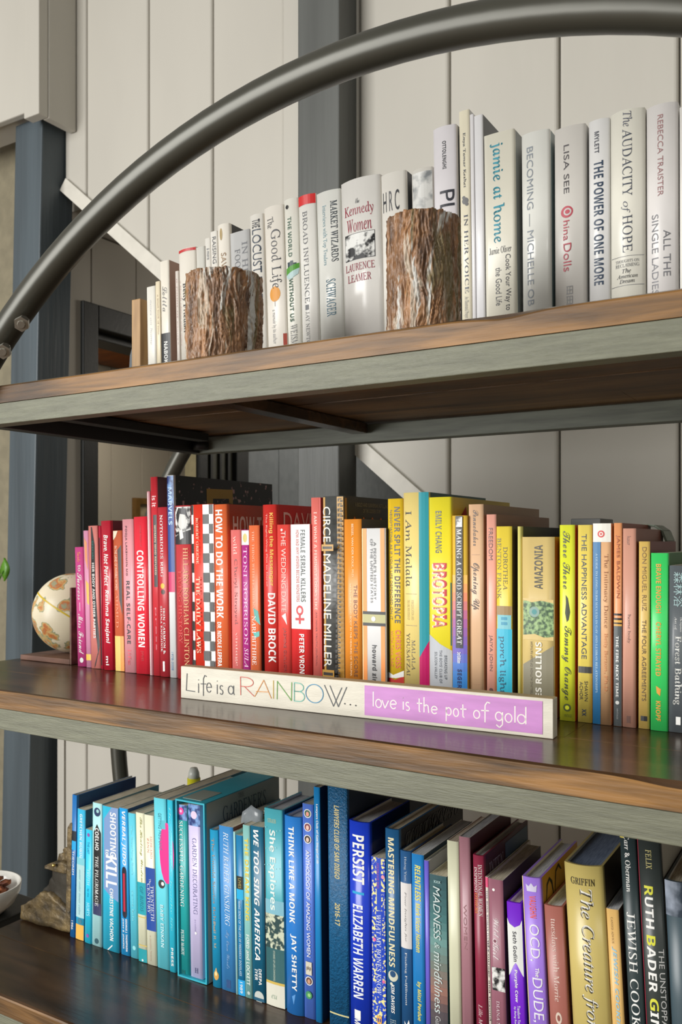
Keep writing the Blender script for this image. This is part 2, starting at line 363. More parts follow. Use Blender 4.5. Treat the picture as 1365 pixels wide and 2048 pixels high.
# ------------------------------------------------------------------ books
UP = {'S': (0x1D400, 0x1D41A, 0x1D7CE), 'i': (0x1D434, 0x1D44E, None), 's': (0x1D434, 0x1D44E, None), 'c': (0x1D4D0, 0x1D4EA, None),
      'b': (0x1D5D4, 0x1D5EE, 0x1D7EC), 'k': (0x1D63C, 0x1D656, None), 'o': (0x1D608, 0x1D622, None)}
def style(s, k):
    k = {'k': 'b', 'o': 'n', 'S': 's'}.get(k, k)
    if k not in UP: return s
    A, a, d = UP[k]; o = ''
    for c in s:
        if 'A' <= c <= 'Z': o += chr(A+ord(c)-65)
        elif 'a' <= c <= 'z': o += '\u210e' if (c == 'h' and k in 'is') else chr(a+ord(c)-97)
        elif '0' <= c <= '9' and d: o += chr(d+ord(c)-48)
        else: o += c
    return o
def T(s, y0, y1, u0, u1, c, f='n', r='d'): return ('T', s, y0, y1, u0, u1, c, f, r)
def R(c, y0, y1, u0=0, u1=1): return ('R', c, y0, y1, u0, u1)
def D(c, y, u, r, r2=0): return ('D', c, y, u, r, r2)
def G(c, pts): return ('G', c, pts)
def RT(s, a0, a1, v0, v1, c, f='b'): return ('RT', s, a0, a1, v0, v1, c, f)
def RR(c, a0, a1, v0, v1): return ('RR', c, a0, a1, v0, v1)
def RG(c, pts): return ('RG', c, pts)
W_ = (236, 236, 232); K_ = (26, 26, 28); GY = (110, 112, 114)
texts = []
def GR(stops, n=14):
    o = []; y0, y1 = stops[0][0], stops[-1][0]
    for i in range(n):
        a, b = y0+(y1-y0)*i/n, y0+(y1-y0)*(i+1)/n; m = (a+b)/2
        for (p, c), (q, e) in zip(stops, stops[1:]):
            if p <= m <= q: k = (m-p)/(q-p); o.append(R(tuple(round(c[j]+(e[j]-c[j])*k) for j in range(3)), a, b)); break
    return o
class Bk: pass
def colmat(c): return c if not isinstance(c, tuple) else ink(c)
def slope_default(shelf, x):
    tab = {0: [(290, -.016), (450, -.03), (620, -.03), (760, -.02), (1000, -.012), (1100, -.004), (1365, -.002)],
           1: [(150, -.026), (200, -.02), (650, -.008), (1120, 0), (1300, .003)],
           2: [(145, .016), (175, .008), (205, -.004), (250, -.02), (330, -.026), (450, -.019), (520, -.014), (700, -.008), (800, -.01), (860, -.014), (940, -.02), (1000, -.03), (1044, -.05), (1150, -.058), (1300, -.05)]}[shelf]
    if x <= tab[0][0]: return tab[0][1]
    for (a, s), (b, t) in zip(tab, tab[1:]):
        if x <= b: return s+(t-s)*(x-a)/(b-a)
    return tab[-1][1]
YF = [0.90, 0.90, 0.872]
GROUPS = ['white spined books on the top shelf', 'rainbow ordered books on the middle shelf', 'blue to purple books on the bottom shelf']
last = {}
def B(shelf, xl, xr, yt, kind, col, rcol, label, marks=(), s=None, Y=None, bx=None, d=None, pages=None, left=None, name=None, bulge=None, rough=.34, lift=0.0, mainmat=None):  # rcol: right cover colour, often the book's own hue with shade painted in
    Y = Y if Y is not None else YF[shelf]+random.uniform(-.0012, .0012)+(.008*max(0, (330-xl)/180) if shelf == 1 else 0)
    zs = CZ+SH[shelf]+.0003+lift
    if s is None: s = slope_default(shelf, xl)
    tl = P(xl, yt, Y); tr = P(xr, yt, Y)
    h = tl.z-zs
    # bottom pixel row of this book
    u = (xl-682.5)/F; t = Y/(CT+ST*u); yb = HY-(zs-CZ)/t*F
    bl = P(xl-s*(yb-yt), yb, Y)
    phi = math.atan2(tl.x-bl.x, h)
    w = (tr.x-tl.x)*math.cos(phi)
    # keep clear of the neighbour already standing on this shelf
    if shelf in last and Y < last[shelf][3]+.1 and last[shelf][3] < Y+.1:
        pb, pphi, ph, _ = last[shelf]
        need = max(pb-bl.x, (pb+math.tan(pphi)*min(h, ph))-(bl.x+math.tan(phi)*min(h, ph)))+.0003
        if need > 0:
            bl.x += need; w = max(w-need, .004)
    last[shelf] = (bl.x+w/math.cos(phi), phi, h, Y)
    h = h/math.cos(phi) if phi <= 0 else h
    up = .5*w*abs(math.sin(phi))
    root = thing(name or ('hardcover_book' if kind == 'hc' else 'paperback_book'), label, 'book',
                 (bl.x+.5*w*math.cos(phi), Y, zs+up), (0, phi, 0), GROUPS[shelf])
    if d is None and bx is not None:
        d = max(.08, PX(bx, tr.x)-Y)
    d = d or (.155 if kind == 'hc' else .135)
    bg_ = bulge if bulge is not None else ((.0035 if w > .02 else .002) if kind == 'hc' else .0006)
    th = min(.0026, w*.16) if kind == 'hc' else .0006
    # cover shell
    bm = bmesh.new()
    n = 10 if kind == 'hc' else 4
    out = [(-w/2, d), (-w/2, .004 if kind == 'hc' else .001)]
    arcp = []
    for i in range(n+1):
        a = -1+2*i/n
        x = a*w/2*(.985 if kind == 'hc' else 1); arcp.append((x, -bg_*(1-a*a)))
    out += [(x, y) for x, y in arcp]; ns = len(out)
    out += [(w/2, .004 if kind == 'hc' else .001), (w/2, d)]
    inn = [(w/2-th, d), (w/2-th, .004)]+[(x*(1-2*th/w), y+th) for x, y in arcp[::-1]]+[(-w/2+th, .004), (-w/2+th, d)]
    # strip faces between outer and inner outline
    no = len(out)
    ob_, ot_, ib_, it_ = [], [], [], []
    inr = inn[::-1]
    for (x, y), (x2, y2) in zip(out, inr):
        ob_.append(bm.verts.new((x, y, 0))); ot_.append(bm.verts.new((x, y, h)))
        ib_.append(bm.verts.new((x2, y2, 0))); it_.append(bm.verts.new((x2, y2, h)))
    for i in range(no-1):
        f = bm.faces.new((ob_[i], ob_[i+1], ot_[i+1], ot_[i]))
        f.material_index = 1 if i == 0 else (2 if i >= no-2 else 0)
        f.smooth = 2 <= i < no-3
        bm.faces.new((ib_[i+1], ib_[i], it_[i], it_[i+1])).material_index = 3 if i not in (0, no-2) else 3
        bm.faces.new((ot_[i], ot_[i+1], it_[i+1], it_[i])).material_index = 0 if kind == 'hc' else 3
        bm.faces.new((ob_[i+1], ob_[i], ib_[i], ib_[i+1])).material_index = 0
    for i in (0, no-1):
        bm.faces.new((ob_[i], ot_[i], it_[i], ib_[i]) if i == 0 else (ib_[i], it_[i], ot_[i], ob_[i])).material_index = 3
    bmesh.ops.recalc_face_normals(bm, faces=bm.faces)
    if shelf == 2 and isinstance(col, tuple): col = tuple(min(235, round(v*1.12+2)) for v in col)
    mcol = mainmat or cover(col, rough)
    cov = obj('book_cover', bm, [mcol, colmat(left) if left else mcol, (rcol if not isinstance(rcol, tuple) else cover(rcol, rough)) if rcol else mcol, cover((222, 218, 206), .7)], root)
    # page block
    ov = .003 if kind == 'hc' else .0002
    bm = bmesh.new()
    gap = th+.0002
    add_box(bm, -w/2+gap, w/2-gap, .003 if kind == 'hc' else .0012, d-ov-.0005, ov, h-ov-(.0 if kind == 'hc' else .0004))
    obj('page_block', bm, pages or (M_pages if kind == 'pb' or random.random() < .6 else M_pagesg), root)
    uc = ((xl+xr)/2-682.5)/F; tc = Y/(CT+ST*uc)
    def zl(y): return min(h, max(0.0002, (CZ+(HY-y)/F*tc-zs)))
    def yf(x):
        a = max(-1, min(1, x/(w/2))); return -bg_*(1-a*a)
    b = Bk(); b.w, b.h, b.d, b.yf, b.root, b.bulge = w, h, d, yf, cov, bg_
    lay = .0002
    for m in marks:
        k = m[0]
        if k == 'R':
            _, c, y0, y1, u0, u1 = m
            spine_patch(b, [(-w/2+u0*w, zl(y0)), (-w/2+u1*w, zl(y0)), (-w/2+u1*w, zl(y1)), (-w/2+u0*w, zl(y1))], c, lay, 'color_band'); lay += .00008
        elif k == 'G':
            _, c, pts = m
            spine_patch(b, [(-w/2+uu*w, zl(yy)) for uu, yy in pts], c, lay, 'printed_shape'); lay += .00008
        elif k == 'D':
            _, c, y, uu, r, r2 = m
            cx, cz = -w/2+uu*w, zl(y); rx = r*w; rz = (r2 or r)*w
            spine_patch(b, [(cx+rx*math.cos(q*2*PI/18), cz+rz*math.sin(q*2*PI/18)) for q in range(18)], c, lay, 'printed_emblem'); lay += .00008
        elif k == 'T':
            _, st, y0, y1, u0, u1, c, f, r = m
            texts.append((b, st, -w/2+u0*w, -w/2+u1*w, zl(y1), zl(y0), c, f, r, lay+.0001, 'spine'))
        elif k == 'RR':
            _, c, a0, a1, v0, v1 = m
            side_patch(b, [(a0, v0), (a1, v0), (a1, v1), (a0, v1)], c)
        elif k == 'RG':
            side_patch(b, m[2], m[1])
        elif k == 'RT':
            _, st, a0, a1, v0, v1, c, f = m
            texts.append((b, st, a0*d, a1*d, h*(1-v1), h*(1-v0), c, f, 'h', .0005, 'side'))
    b.zl = zl; b.zs = zs
    return b
def bend(bm, b, eps):
    if b.bulge > .0001:
        nb = 8 if b.bulge > .0012 else 4
        for k in range(1, nb):
            x = -b.w/2+b.w*k/nb
            geom = bm.verts[:]+bm.edges[:]+bm.faces[:]
            bmesh.ops.bisect_plane(bm, geom=geom, plane_co=(x, 0, 0), plane_no=(1, 0, 0))
    for v in bm.verts: v.co.y = b.yf(v.co.x)-eps
def spine_patch(b, pts, c, lay, name):
    bm = bmesh.new(); f = bm.faces.new([bm.verts.new((x, 0, z)) for x, z in pts])
    bm.normal_update()
    if f.normal.y > 0: f.normal_flip()
    bend(bm, b, lay); return obj(name, bm, colmat(c), b.root)
def side_patch(b, pts, c):
    bm = bmesh.new(); f = bm.faces.new([bm.verts.new((b.w/2+.0003, a*b.d, b.h*(1-v))) for a, v in pts])
    bm.normal_update()
    if f.normal.x < 0: f.normal_flip()
    return obj('cover_art', bm, colmat(c), b.root)
def glyphs(chars):
    """one outline per character, measured with a bar after it for its advance"""
    objs = []
    for c in chars:
        cu = bpy.data.curves.new('lettering', 'FONT'); cu.body = c+'  |'; cu.size = 1; cu.resolution_u = 3
        o = bpy.data.objects.new('lettering', cu); COL.objects.link(o); objs.append(o)
    bpy.context.view_layer.update(); dg = bpy.context.evaluated_depsgraph_get(); out = {}
    for c, o in zip(chars, objs):
        me = bpy.data.meshes.new_from_object(o.evaluated_get(dg))
        vs = [(v.co.x, v.co.y) for v in me.vertices]
        order = sorted(range(len(vs)), key=lambda i: vs[i][0]); bar = set(order[-4:])
        adv = min(vs[i][0] for i in bar)
        fs = [tuple(p.vertices) for p in me.polygons if not any(i in bar for i in p.vertices)]
        out[c] = (vs, fs, adv); bpy.data.meshes.remove(me)
    for o in objs:
        cu = o.data; bpy.data.objects.remove(o); bpy.data.curves.remove(cu)
    return out
def flush_texts():
    todo = [(tx, style(tx[1], tx[7])) for tx in texts]
    chars = sorted({c for _, s in todo for c in s} | {'\u00a0'})
    g = glyphs(chars); base = g['\u00a0'][2]-g['\u00a0'][2]
    # advance of the two spaces and the bar's own bearing, measured from the space itself: adv(space)=3s+b, and s from the difference with a double
    g2 = glyphs(['  ']); s_ = g2['  '][2]-g[' '][2] if ' ' in g else .27
    off = (g[' '][2]-s_) if ' ' in g else 0
    for tx, st in todo:
        b, _, x0, x1, z0, z1, c, f, r, eps, where = tx
        pen = 0.0; bm = bmesh.new(); copies = ((-.016, 0), (.016, 0), (0, .010), (0, -.010)) if f == 'S' else ((0, 0),); sh = {'s': .27, 'S': .27, 'k': -.2, 'o': -.2}.get(f, 0)
        for ch in st:
            vs, fs, adv = g[ch]; used = sorted({i for fc in fs for i in fc}); mp = {}
            for ox, oy in copies:
                for i in used: mp[i] = bm.verts.new((pen+ox+vs[i][0]-sh*vs[i][1], oy+vs[i][1], 0))
                for fc in fs:
                    try: bm.faces.new([mp[i] for i in fc])
                    except ValueError: pass
            pen += adv-off+(.03 if f == 'S' else 0)
        if not bm.verts: continue
        mnx = min(v.co.x for v in bm.verts); mxx = max(v.co.x for v in bm.verts)
        mny = min(v.co.y for v in bm.verts); mxy = max(v.co.y for v in bm.verts)
        for v in bm.verts:
            a = (v.co.x-mnx)/(mxx-mnx or 1); q = (v.co.y-mny)/(mxy-mny or 1)
            if r == 'd': X, Z = x0+(x1-x0)*q, z1+(z0-z1)*a
            elif r == 'u': X, Z = x1+(x0-x1)*q, z0+(z1-z0)*a
            else: X, Z = x0+(x1-x0)*a, z0+(z1-z0)*q
            v.co = (X, 0, Z)
        if where == 'spine':
            bend(bm, b, eps)
            for fc in bm.faces:
                fc.normal_update()
                if fc.normal.y > 0: fc.normal_flip()
        else:
            for v in bm.verts: v.co = (b.w/2+eps, v.co.x, v.co.z)
            for fc in bm.faces:
                fc.normal_update()
                if fc.normal.x < 0: fc.normal_flip()
        obj('title_lettering', bm, colmat(c), b.root)
# ---- top shelf -----------------------------------------------------------
WH = (226, 223, 212); CR = (220, 214, 200)
BK = (45, 47, 52); SER = (66, 72, 84)
o = thing('wooden_bookend', 'light tan wooden block at the left end of the white books', 'bookend', P(272, 740, .905))
o.location.z = CZ+SH[0]
bm = bmesh.new(); add_box(bm, -.0085, .0085, 0, .1, 0.0003, P(262, 600, .905).z-CZ-SH[0], 0, .0012)
obj('block', bm, mat('tan_wood', (176, 140, 92), .5, col2=(140, 106, 66), scale=6, stretch=(20, 20, 2), contrast=(.3, .7)), o)
bx_ = P(262, 740, .93); o = thing('rounded_bracket', 'small dark grey rounded bracket behind the tan wooden block', 'bracket', (bx_.x-.006, .94, CZ+SH[0]))
bm = bmesh.new(); prism(bm, [Vector((x, 0, z)) for x, z in ((-.008, 0.0003), (.004, 0.0003), (.006, .09), (0, .094), (-.006, .078), (-.008, .05))], Vector((0, .05, 0)))
obj('plate', bm, M_post, o)
last[0] = (P(282.5, 600, .9).x, 0, .1, .9)
B(0, 294, 311, 575, 'pb', WH, (190, 186, 176), 'slim blank white paperback right beside the tan wooden block', [T('notes on home', 600, 690, .35, .6, (190, 188, 190), 'i')])
B(0, 311.5, 320, 564, 'pb', (228, 214, 183), (150, 120, 96), 'very thin cream paperback between two white books, left of the script titled book', [T('a small book of verse', 590, 670, .3, .7, (130, 100, 70), 's')])
B(0, 320, 338, 524, 'pb', (224, 218, 203), (150, 118, 102), 'white paperback with grey script title and black band at the foot', [T('Lolita', 573, 624, .2, .75, (110, 108, 106), 'c'), R(K_, 667, 760), T('NABOKOV', 684, 745, .3, .72, W_, 'b')])
B(0, 351, 357, 543, 'pb', (218, 208, 197), None, 'very thin off-white paperback with tiny pink text near the left bark bookend', [T('a room of essays', 558, 690, .3, .7, (176, 130, 130), 's')])
B(0, 358, 392, 502, 'hc', (220, 214, 202), (120, 60, 60), 'white hardcover with bold black author name and a red line along its top', [R((176, 40, 40), 499, 504.5), T('The Feminine Mystique', 546, 700, .6, .85, BK, 'S'), T('Betty Friedan', 567, 666, .22, .52, BK, 'S'), T('a fiftieth edition with notes', 560, 690, .04, .14, (190, 140, 140), 's')])
B(0, 393, 409.5, 496, 'pb', (202, 200, 191), None, 'narrow pale grey book just above the left bark bookend', [])
B(0, 410, 421, 478, 'pb', (218, 214, 205), None, 'slim white paperback with small grey marks behind the left bark bookend', [T('& more', 497, 520, .3, .8, GY, 'b')])
B(0, 421.5, 434.5, 464.5, 'pb', (222, 218, 209), None, 'slim white paperback lettered RAISING behind the left bark bookend', [T('RAISING', 474, 528, .25, .8, BK, 'n'), T('them well', 540, 620, .25, .7, BK)])
B(0, 435, 459.5, 453, 'hc', (226, 220, 207), (44, 44, 46), 'white hardcover with a small gold figure and brown letters behind the left bark bookend', [D((150, 128, 80), 470, .4, .12, .4), T('SAVVY', 508, 560, .35, .75, (140, 110, 70), 'n')])
B(0, 461, 499, 468, 'pb', (188, 188, 187), (120, 124, 128), 'grey paperback with serif lettering in two lines behind the left bark bookend', [T('IN HIS', 486, 560, .6, .88, (70, 74, 80), 's'), T('FOOTSTEPS', 498, 600, .22, .5, (70, 74, 80), 's')])
B(0, 500, 527, 434, 'hc', (220, 216, 207), None, 'white hardcover with tall condensed black title right of the left bark bookend', [T('THE', 441, 458, .25, .8, BK, 'b'), T('LOCUST EFFECT', 461, 632, .22, .85, (50, 62, 78), 'n'), T('HAUGEN', 640, 720, .3, .7, (120, 60, 50), 'n'), G((60, 90, 70), [(.25, 645), (.6, 656), (.9, 636), (.6, 664)])])
B(0, 529, 567, 419, 'hc', (224, 218, 207), (176, 172, 164), 'white hardcover with large serif title and a small orange balloon', [T('The', 436, 458, .2, .55, BK, 's'), T('Good Life', 462, 580, .25, .85, BK, 's'), D((222, 150, 50), 591, .5, .27, .33), T('a memoir by its author', 622, 690, .3, .55, GY, 's'), R((120, 120, 120), 604, 616, .49, .51), R((150, 60, 44), 672, 700, .84, 1)])
B(0, 568, 596.5, 403, 'hc', (222, 220, 209), None, 'white hardcover with green print and a small skyline over grass', [T('THE WORLD', 436, 516, .3, .58, (44, 84, 60), 'b'), R((64, 78, 84), 526, 536, .2, .4), R((64, 78, 84), 524, 536, .42, .62), R((64, 78, 84), 529, 536, .64, .82), G((80, 150, 50), [(.08, 538), (.5, 534), (.98, 530), (.98, 540), (.5, 546), (.08, 552)]), G((180, 206, 206), [(.08, 552), (.5, 546), (.98, 540), (.9, 552), (.5, 560), (.2, 560)]), T('WITHOUT US', 560, 646, .3, .58, (44, 84, 60), 'b'), T('WEISMAN', 652, 710, .3, .75, (110, 110, 110), 's'), D(K_, 415, .3, .12)])
B(0, 597.5, 631.5, 396, 'hc', (224, 222, 215), None, 'white hardcover with a bright red cap at the top of its spine', [R((200, 30, 30), 380, 411), T('BROAD INFLUENCE', 424, 608, .28, .56, (90, 92, 96), 's'), T('|', 612, 622, .3, .5, GY), T('JAY NEWTON', 626, 700, .3, .52, (96, 96, 96), 's')])
B(0, 633.5, 681, 390, 'hc', (218, 218, 211), (150, 156, 158), 'glossy white hardcover titled in condensed black and teal serif lines', [T('MARKET WIZARDS', 406, 528, .62, .88, (44, 56, 66), 'S'), T('Interviews with Top Traders', 412, 532, .24, .46, (72, 130, 146), 's'), T('SCHWAGER', 562, 636, .36, .74, (44, 100, 120), 'S')], rough=.22)
B(0, 682.5, 761, 370, 'hc', (216, 213, 207), None, 'thick glossy white hardcover with crimson title and a black and white photo', [T('the', 400, 410, .42, .52, BK, 'c', 'h'), T('Kennedy', 411, 438, .1, .84, (150, 34, 60), 's', 'h'), T('Women', 440, 466, .16, .8, (150, 34, 60), 's', 'h'), R(BK, 469, 522, .1, .86), R(M_photo, 470, 521, .11, .85), T('LAURENCE', 529, 544, .1, .84, (150, 34, 60), 's', 'h'), T('LEAMER', 551, 566, .16, .76, (150, 34, 60), 's', 'h')], rough=.2, bulge=.006)
B(0, 763, 812, 353, 'hc', (220, 216, 207), (40, 42, 44), 'white hardcover with widely spaced thin capitals standing behind the right bark bookend', [T('H R C', 383, 424, .08, .76, BK, 'n', 'h'), T('state secrets', 470, 600, .3, .5, GY)])
B(0, 824, 866, 344, 'hc', (212, 208, 199), None, 'white hardcover mottled with grey blots behind the right bark bookend', [R(M_mottle, 346, 430, .05, .98)])
B(0, 867, 913, 261, 'hc', (212, 208, 211), (86, 88, 92), 'lilac white hardcover with tiny name and a single large P', [T('OTTOLENGHI', 285, 341, .44, .6, BK, 'b'), T('PLENTY', 384, 565, .3, .9, (44, 46, 54), 'n')], d=.2)
B(0, 919, 939, 224, 'pb', (218, 210, 185), (196, 196, 196), 'cream magazine with navy lettering just right of the right bark bookend', [T('Enya Tamar Keshet', 266, 376, .3, .62, (60, 66, 82), 'S'), D((110, 110, 110), 403, .5, .32), D((110, 110, 110), 396, .35, .16), D((110, 110, 110), 410, .65, .16), T('IN HER VOICE', 430, 588, .35, .72, (50, 60, 84), 's'), T('An Illustrated Prayer Book', 594, 650, .2, .7, GY, 's')], d=.23)
B(0, 940.5, 948, 230, 'pb', (212, 210, 211), None, 'thin pure white booklet standing between two magazines on the top shelf', [], d=.21)
B(0, 949, 966, 233, 'pb', (214, 213, 214), (70, 72, 78), 'slim white booklet with a dark grey rear cover left of the blue titled cookbook', [], d=.21)
B(0, 968.5, 1029, 273, 'hc', (212, 208, 191), (120, 124, 122), 'wide off-white cookbook with large turquoise lettering', [T('jamie at home', 286, 486, .2, .66, (28, 140, 160), 'S'), T('Jamie Oliver', 494, 508, .14, .86, BK, 's', 'h'), T('Cook Your Way to', 512, 624, .62, .84, BK, 'n'), T('the Good Life', 536, 612, .34, .54, BK, 'n')], bulge=.001, d=.2)
B(0, 1044, 1100, 272, 'hc', (216, 216, 209), (108, 128, 130), 'glossy white hardcover with thin grey capitals and teal grey shade painted on its right side', [T('BECOMING — MICHELLE OB', 294, 612, .2, .44, (120, 128, 136), 'n')], rough=.18)  # right cover colour is the side's teal grey shading, painted on
B(0, 1110, 1172, 262, 'hc', (202, 198, 191), (150, 148, 144), 'mottled pale grey hardcover with red curling title letters', [T('LISA SEE', 291, 388, .32, .5, (66, 62, 64), 'n'), D((176, 44, 64), 425, .42, .2, .19), D((190, 188, 184), 425, .44, .13, .12), D((176, 44, 64), 425, .44, .08, .07), T('hina', 442, 482, .3, .5, (176, 44, 64), 'n'), T('Dolls', 488, 544, .3, .56, (176, 44, 64), 'n'), T('田田', 574, 610, .4, .6, (130, 130, 130), 'n')])
B(0, 1178.5, 1221, 246, 'hc', (218, 217, 215), None, 'white hardcover with heavy condensed dark blue title', [T('MYLETT', 265, 308, .3, .52, (60, 62, 72), 'b'), T('THE POWER OF ONE MORE', 324, 572, .26, .72, (44, 62, 84), 'b')], rough=.25)
B(0, 1222, 1291, 232, 'hc', (216, 213, 199), (150, 148, 140), 'thick ivory hardcover with classic serif title reading down to HOPE', [T('The', 228, 258, .4, .66, (80, 84, 96), 'i'), T('AUDACITY', 262, 396, .38, .66, SER, 's'), T('of', 406, 430, .34, .6, (80, 84, 96), 'i'), T('HOPE', 434, 508, .38, .66, SER, 's'), R(GY, 515, 516, .03, .97), T('THOUGHTS ON', 522, 528, .16, .84, GY, 's', 'h'), T('RECLAIMING', 530, 537, .16, .84, GY, 's', 'h'), T('The', 540, 549, .36, .62, BK, 'i', 'h'), T('American', 551, 559, .2, .8, BK, 'i', 'h'), T('Dream', 561, 569, .28, .72, BK, 'i', 'h'), R(GY, 573, 574, .03, .97)], bulge=.006)
B(0, 1294, 1357, 219, 'hc', (208, 204, 201), (150, 148, 148), 'greyish white hardcover with thin dusty pink author name at the right', [T('REBECCA TRAISTER', 233, 395, .38, .56, (150, 110, 110), 'n'), T('ALL THE', 464, 556, .56, .78, (110, 110, 114), 'n'), T('SINGLE LADIES', 430, 590, .18, .4, (110, 110, 114), 'n')], bulge=.005)
B(0, 1360, 1410, 216, 'hc', (218, 215, 209), None, 'white hardcover cut off by the right edge of the view on the top shelf', [])
# ---- middle shelf --------------------------------------------------------
B(1, 150, 166.5, 1094.5, 'pb', (214, 66, 140), (150, 30, 90), 'short hot pink paperback at the left end beside the globe', [T('Guide', 1104, 1124, .3, .7, (240, 150, 90), 'c'), T('to', 1130, 1143, .35, .7, W_), T('Success', 1146, 1200, .22, .75, W_, 'c'), R((250, 190, 220), 1205, 1222, .4, .5), T('Miss Friend', 1228, 1308, .22, .8, W_, 'c'), D(W_, 1320, .5, .22)])
B(1, 167, 176.5, 1061.5, 'pb', (236, 150, 186), None, 'thin pale pink paperback with yellow blotches, second from the left on the middle shelf', [G((250, 200, 90), [(.3, 1160), (.9, 1168), (.9, 1210), (.5, 1206)]), G((240, 160, 110), [(.1, 1075), (.7, 1085), (.8, 1140), (.3, 1120)]), R((250, 200, 90), 1308, 1320)])
B(1, 177, 195, 1052, 'pb', (236, 132, 124), (150, 50, 60), 'salmon paperback with a twisting black ribbon down its spine', [G(K_, [(.3, 1054), (.42, 1054), (.68, 1090), (.66, 1180), (.8, 1240), (.98, 1290), (.78, 1310), (.72, 1290), (.36, 1230), (.2, 1150), (.3, 1085)]), G(K_, [(.76, 1305), (.82, 1305), (.5, 1330), (.36, 1338), (.42, 1328)]), T('SPECIAL', 1082, 1120, .4, .54, (40, 130, 120), 'b'), T('HER BODY AND OTHER PARTIES', 1126, 1276, .34, .6, W_, 'b')])
B(1, 195.5, 201.5, 1052, 'pb', (196, 34, 60), None, 'very thin red book squeezed left of the crimson handwritten titled hardcover', [R(K_, 1075, 1330, .2, .6)])
B(1, 202, 221.5, 1042, 'hc', (196, 26, 48), (86, 22, 30), 'crimson hardcover with white handwritten style title', [T('Brave, Not Perfect', 1070, 1172, .28, .78, W_, 'k'), T('Reshma Saujani', 1180, 1286, .3, .78, W_, 'k'), T('mi', 1312, 1330, .35, .65, W_, 'b')], rough=.22, d=.16)
B(1, 226.5, 244, 1061.5, 'pb', (204, 92, 56), (120, 44, 40), 'burnt orange paperback with white torn corner and cream foot', [G((236, 222, 196), [(0, 1062), (.55, 1062), (.3, 1074), (0, 1080)]), G((48, 34, 34), [(.5, 1100), (.9, 1090), (.9, 1230), (.6, 1200)]), T('IN THE LAND OF INVISIBLE WOMEN', 1092, 1180, .15, .45, (244, 214, 190), 'n'), T('AHMED', 1185, 1255, .2, .5, (240, 150, 120), 's'), R((226, 196, 110), 1272, 1350, 0, .62), R((226, 150, 60), 1272, 1350, .62, 1)])
B(1, 245, 267, 1039, 'pb', (238, 150, 158), (190, 90, 100), 'light pink paperback with spaced black sans title', [T('POOJA LAKSHMIN MD', 1052, 1152, .22, .42, (86, 40, 50), 'b'), T('REAL SELF-CARE', 1162, 1288, .26, .58, BK, 'b'), T('life', 1300, 1330, .3, .6, (216, 90, 100), 'n')])
B(1, 268, 293.5, 1034, 'pb', (232, 40, 56), (150, 20, 36), 'bright red paperback with tall condensed white title and blank foot', [T('a true history of', 1052, 1094, .42, .62, (170, 24, 36), 'n'), T('CONTROLLING WOMEN', 1101, 1294, .2, .72, W_, 'b'), T('press', 1302, 1322, .35, .6, (180, 24, 36), 'n')], rough=.22)
B(1, 294, 300, 983, 'pb', (236, 150, 160), None, 'very thin tall pink book right of the bright red condensed titled paperback', [R(W_, 985, 1352, .3, .5)])
B(1, 300.5, 314.5, 954.5, 'pb', (204, 44, 54), (70, 16, 22), 'tall thin scarlet book standing proud behind the dark red paperback with bold white title', [T('is it', 992, 1014, .2, .8, (236, 200, 200), 'b'), R(K_, 1030, 1174, .35, .85), T('WOMEN WHO REFUSED', 1050, 1150, .5, .72, (210, 190, 160), 'b'), T('press', 1215, 1300, .4, .6, (226, 130, 140))], d=.19)
B(1, 315, 334, 1015, 'hc', (186, 42, 52), (110, 24, 34), 'dark red hardcover with bold white slab title and tiny gold crown', [T('NOTORIOUS RBG', 1030, 1154, .3, .62, W_, 'S'), D((226, 180, 50), 1172, .5, .22), D((70, 50, 46), 1184, .52, .2), T('IRIN CARMON &', 1216, 1308, .5, .72, W_, 'S'), T('SHANA KNIZHNIK', 1212, 1304, .2, .42, W_, 'S'), R(W_, 1322, 1342, .4, .6)])
g = B(1, 334.5, 347, 951, 'hc', (220, 222, 222), M_galaxy, 'tall slim atlas with blue, pink and white spine and a starry black cover', [R(M_blueart, 952, 1010), R((20, 66, 140), 1010, 1144), R((200, 48, 100), 1144, 1184), T('MARVELS', 975, 1050, .2, .8, (176, 206, 236), 'b'), T('1978-2008', 1304, 1340, .3, .6, (90, 130, 170), 'n'),
      RG((186, 150, 60), [(.30, .055), (.56, .05), (.56, .3), (.52, .3), (.52, .1), (.36, .105), (.36, .3), (.30, .3)]), RG((130, 100, 80), [(.40, .17), (.44, .135), (.52, .12), (.60, .14), (.64, .18), (.64, .3), (.40, .3)])], bx=547, d=.231, bulge=.0008)
B(1, 350.5, 382, 1012, 'hc', (186, 46, 50), (150, 30, 36), 'red hardcover with a black and white portrait photo at the top of its spine', [R(M_photo, 1014, 1088, .02, .98), D((205, 205, 200), 1042, .5, .26, .4), G((40, 40, 42), [(.1, 1030), (.3, 1016), (.75, 1018), (.9, 1040), (.7, 1030), (.4, 1028), (.25, 1050)]), G((40, 40, 42), [(0, 1074), (.5, 1066), (1, 1060), (1, 1089), (0, 1089)]), G((215, 215, 210), [(.35, 1062), (.55, 1058), (.62, 1076), (.4, 1080)]), T('HILLARY RODHAM CLINTON', 1096, 1330, .58, .84, (222, 170, 110), 's'), T('LIVING HISTORY', 1142, 1286, .22, .48, (212, 92, 84), 's')])
chk = [R(W_, 1010, 1345, 0, .11), R(W_, 1010, 1345, .56, 1)]
for i in range(17):
    yy = 1010+i*19.4
    if i % 2: chk += [R((40, 40, 38), yy, yy+19.4, .56, .82)]
    else: chk += [R((40, 40, 38), yy, yy+19.4, .82, .98), R((40, 40, 38), yy, yy+19.4, 0, .1)]
chk += [T('ROBERT GREENE', 1036, 1128, .28, .4, (250, 220, 190), 'S'), T('THE DAILY LAWS', 1154, 1306, .24, .44, (250, 220, 190), 'S')]
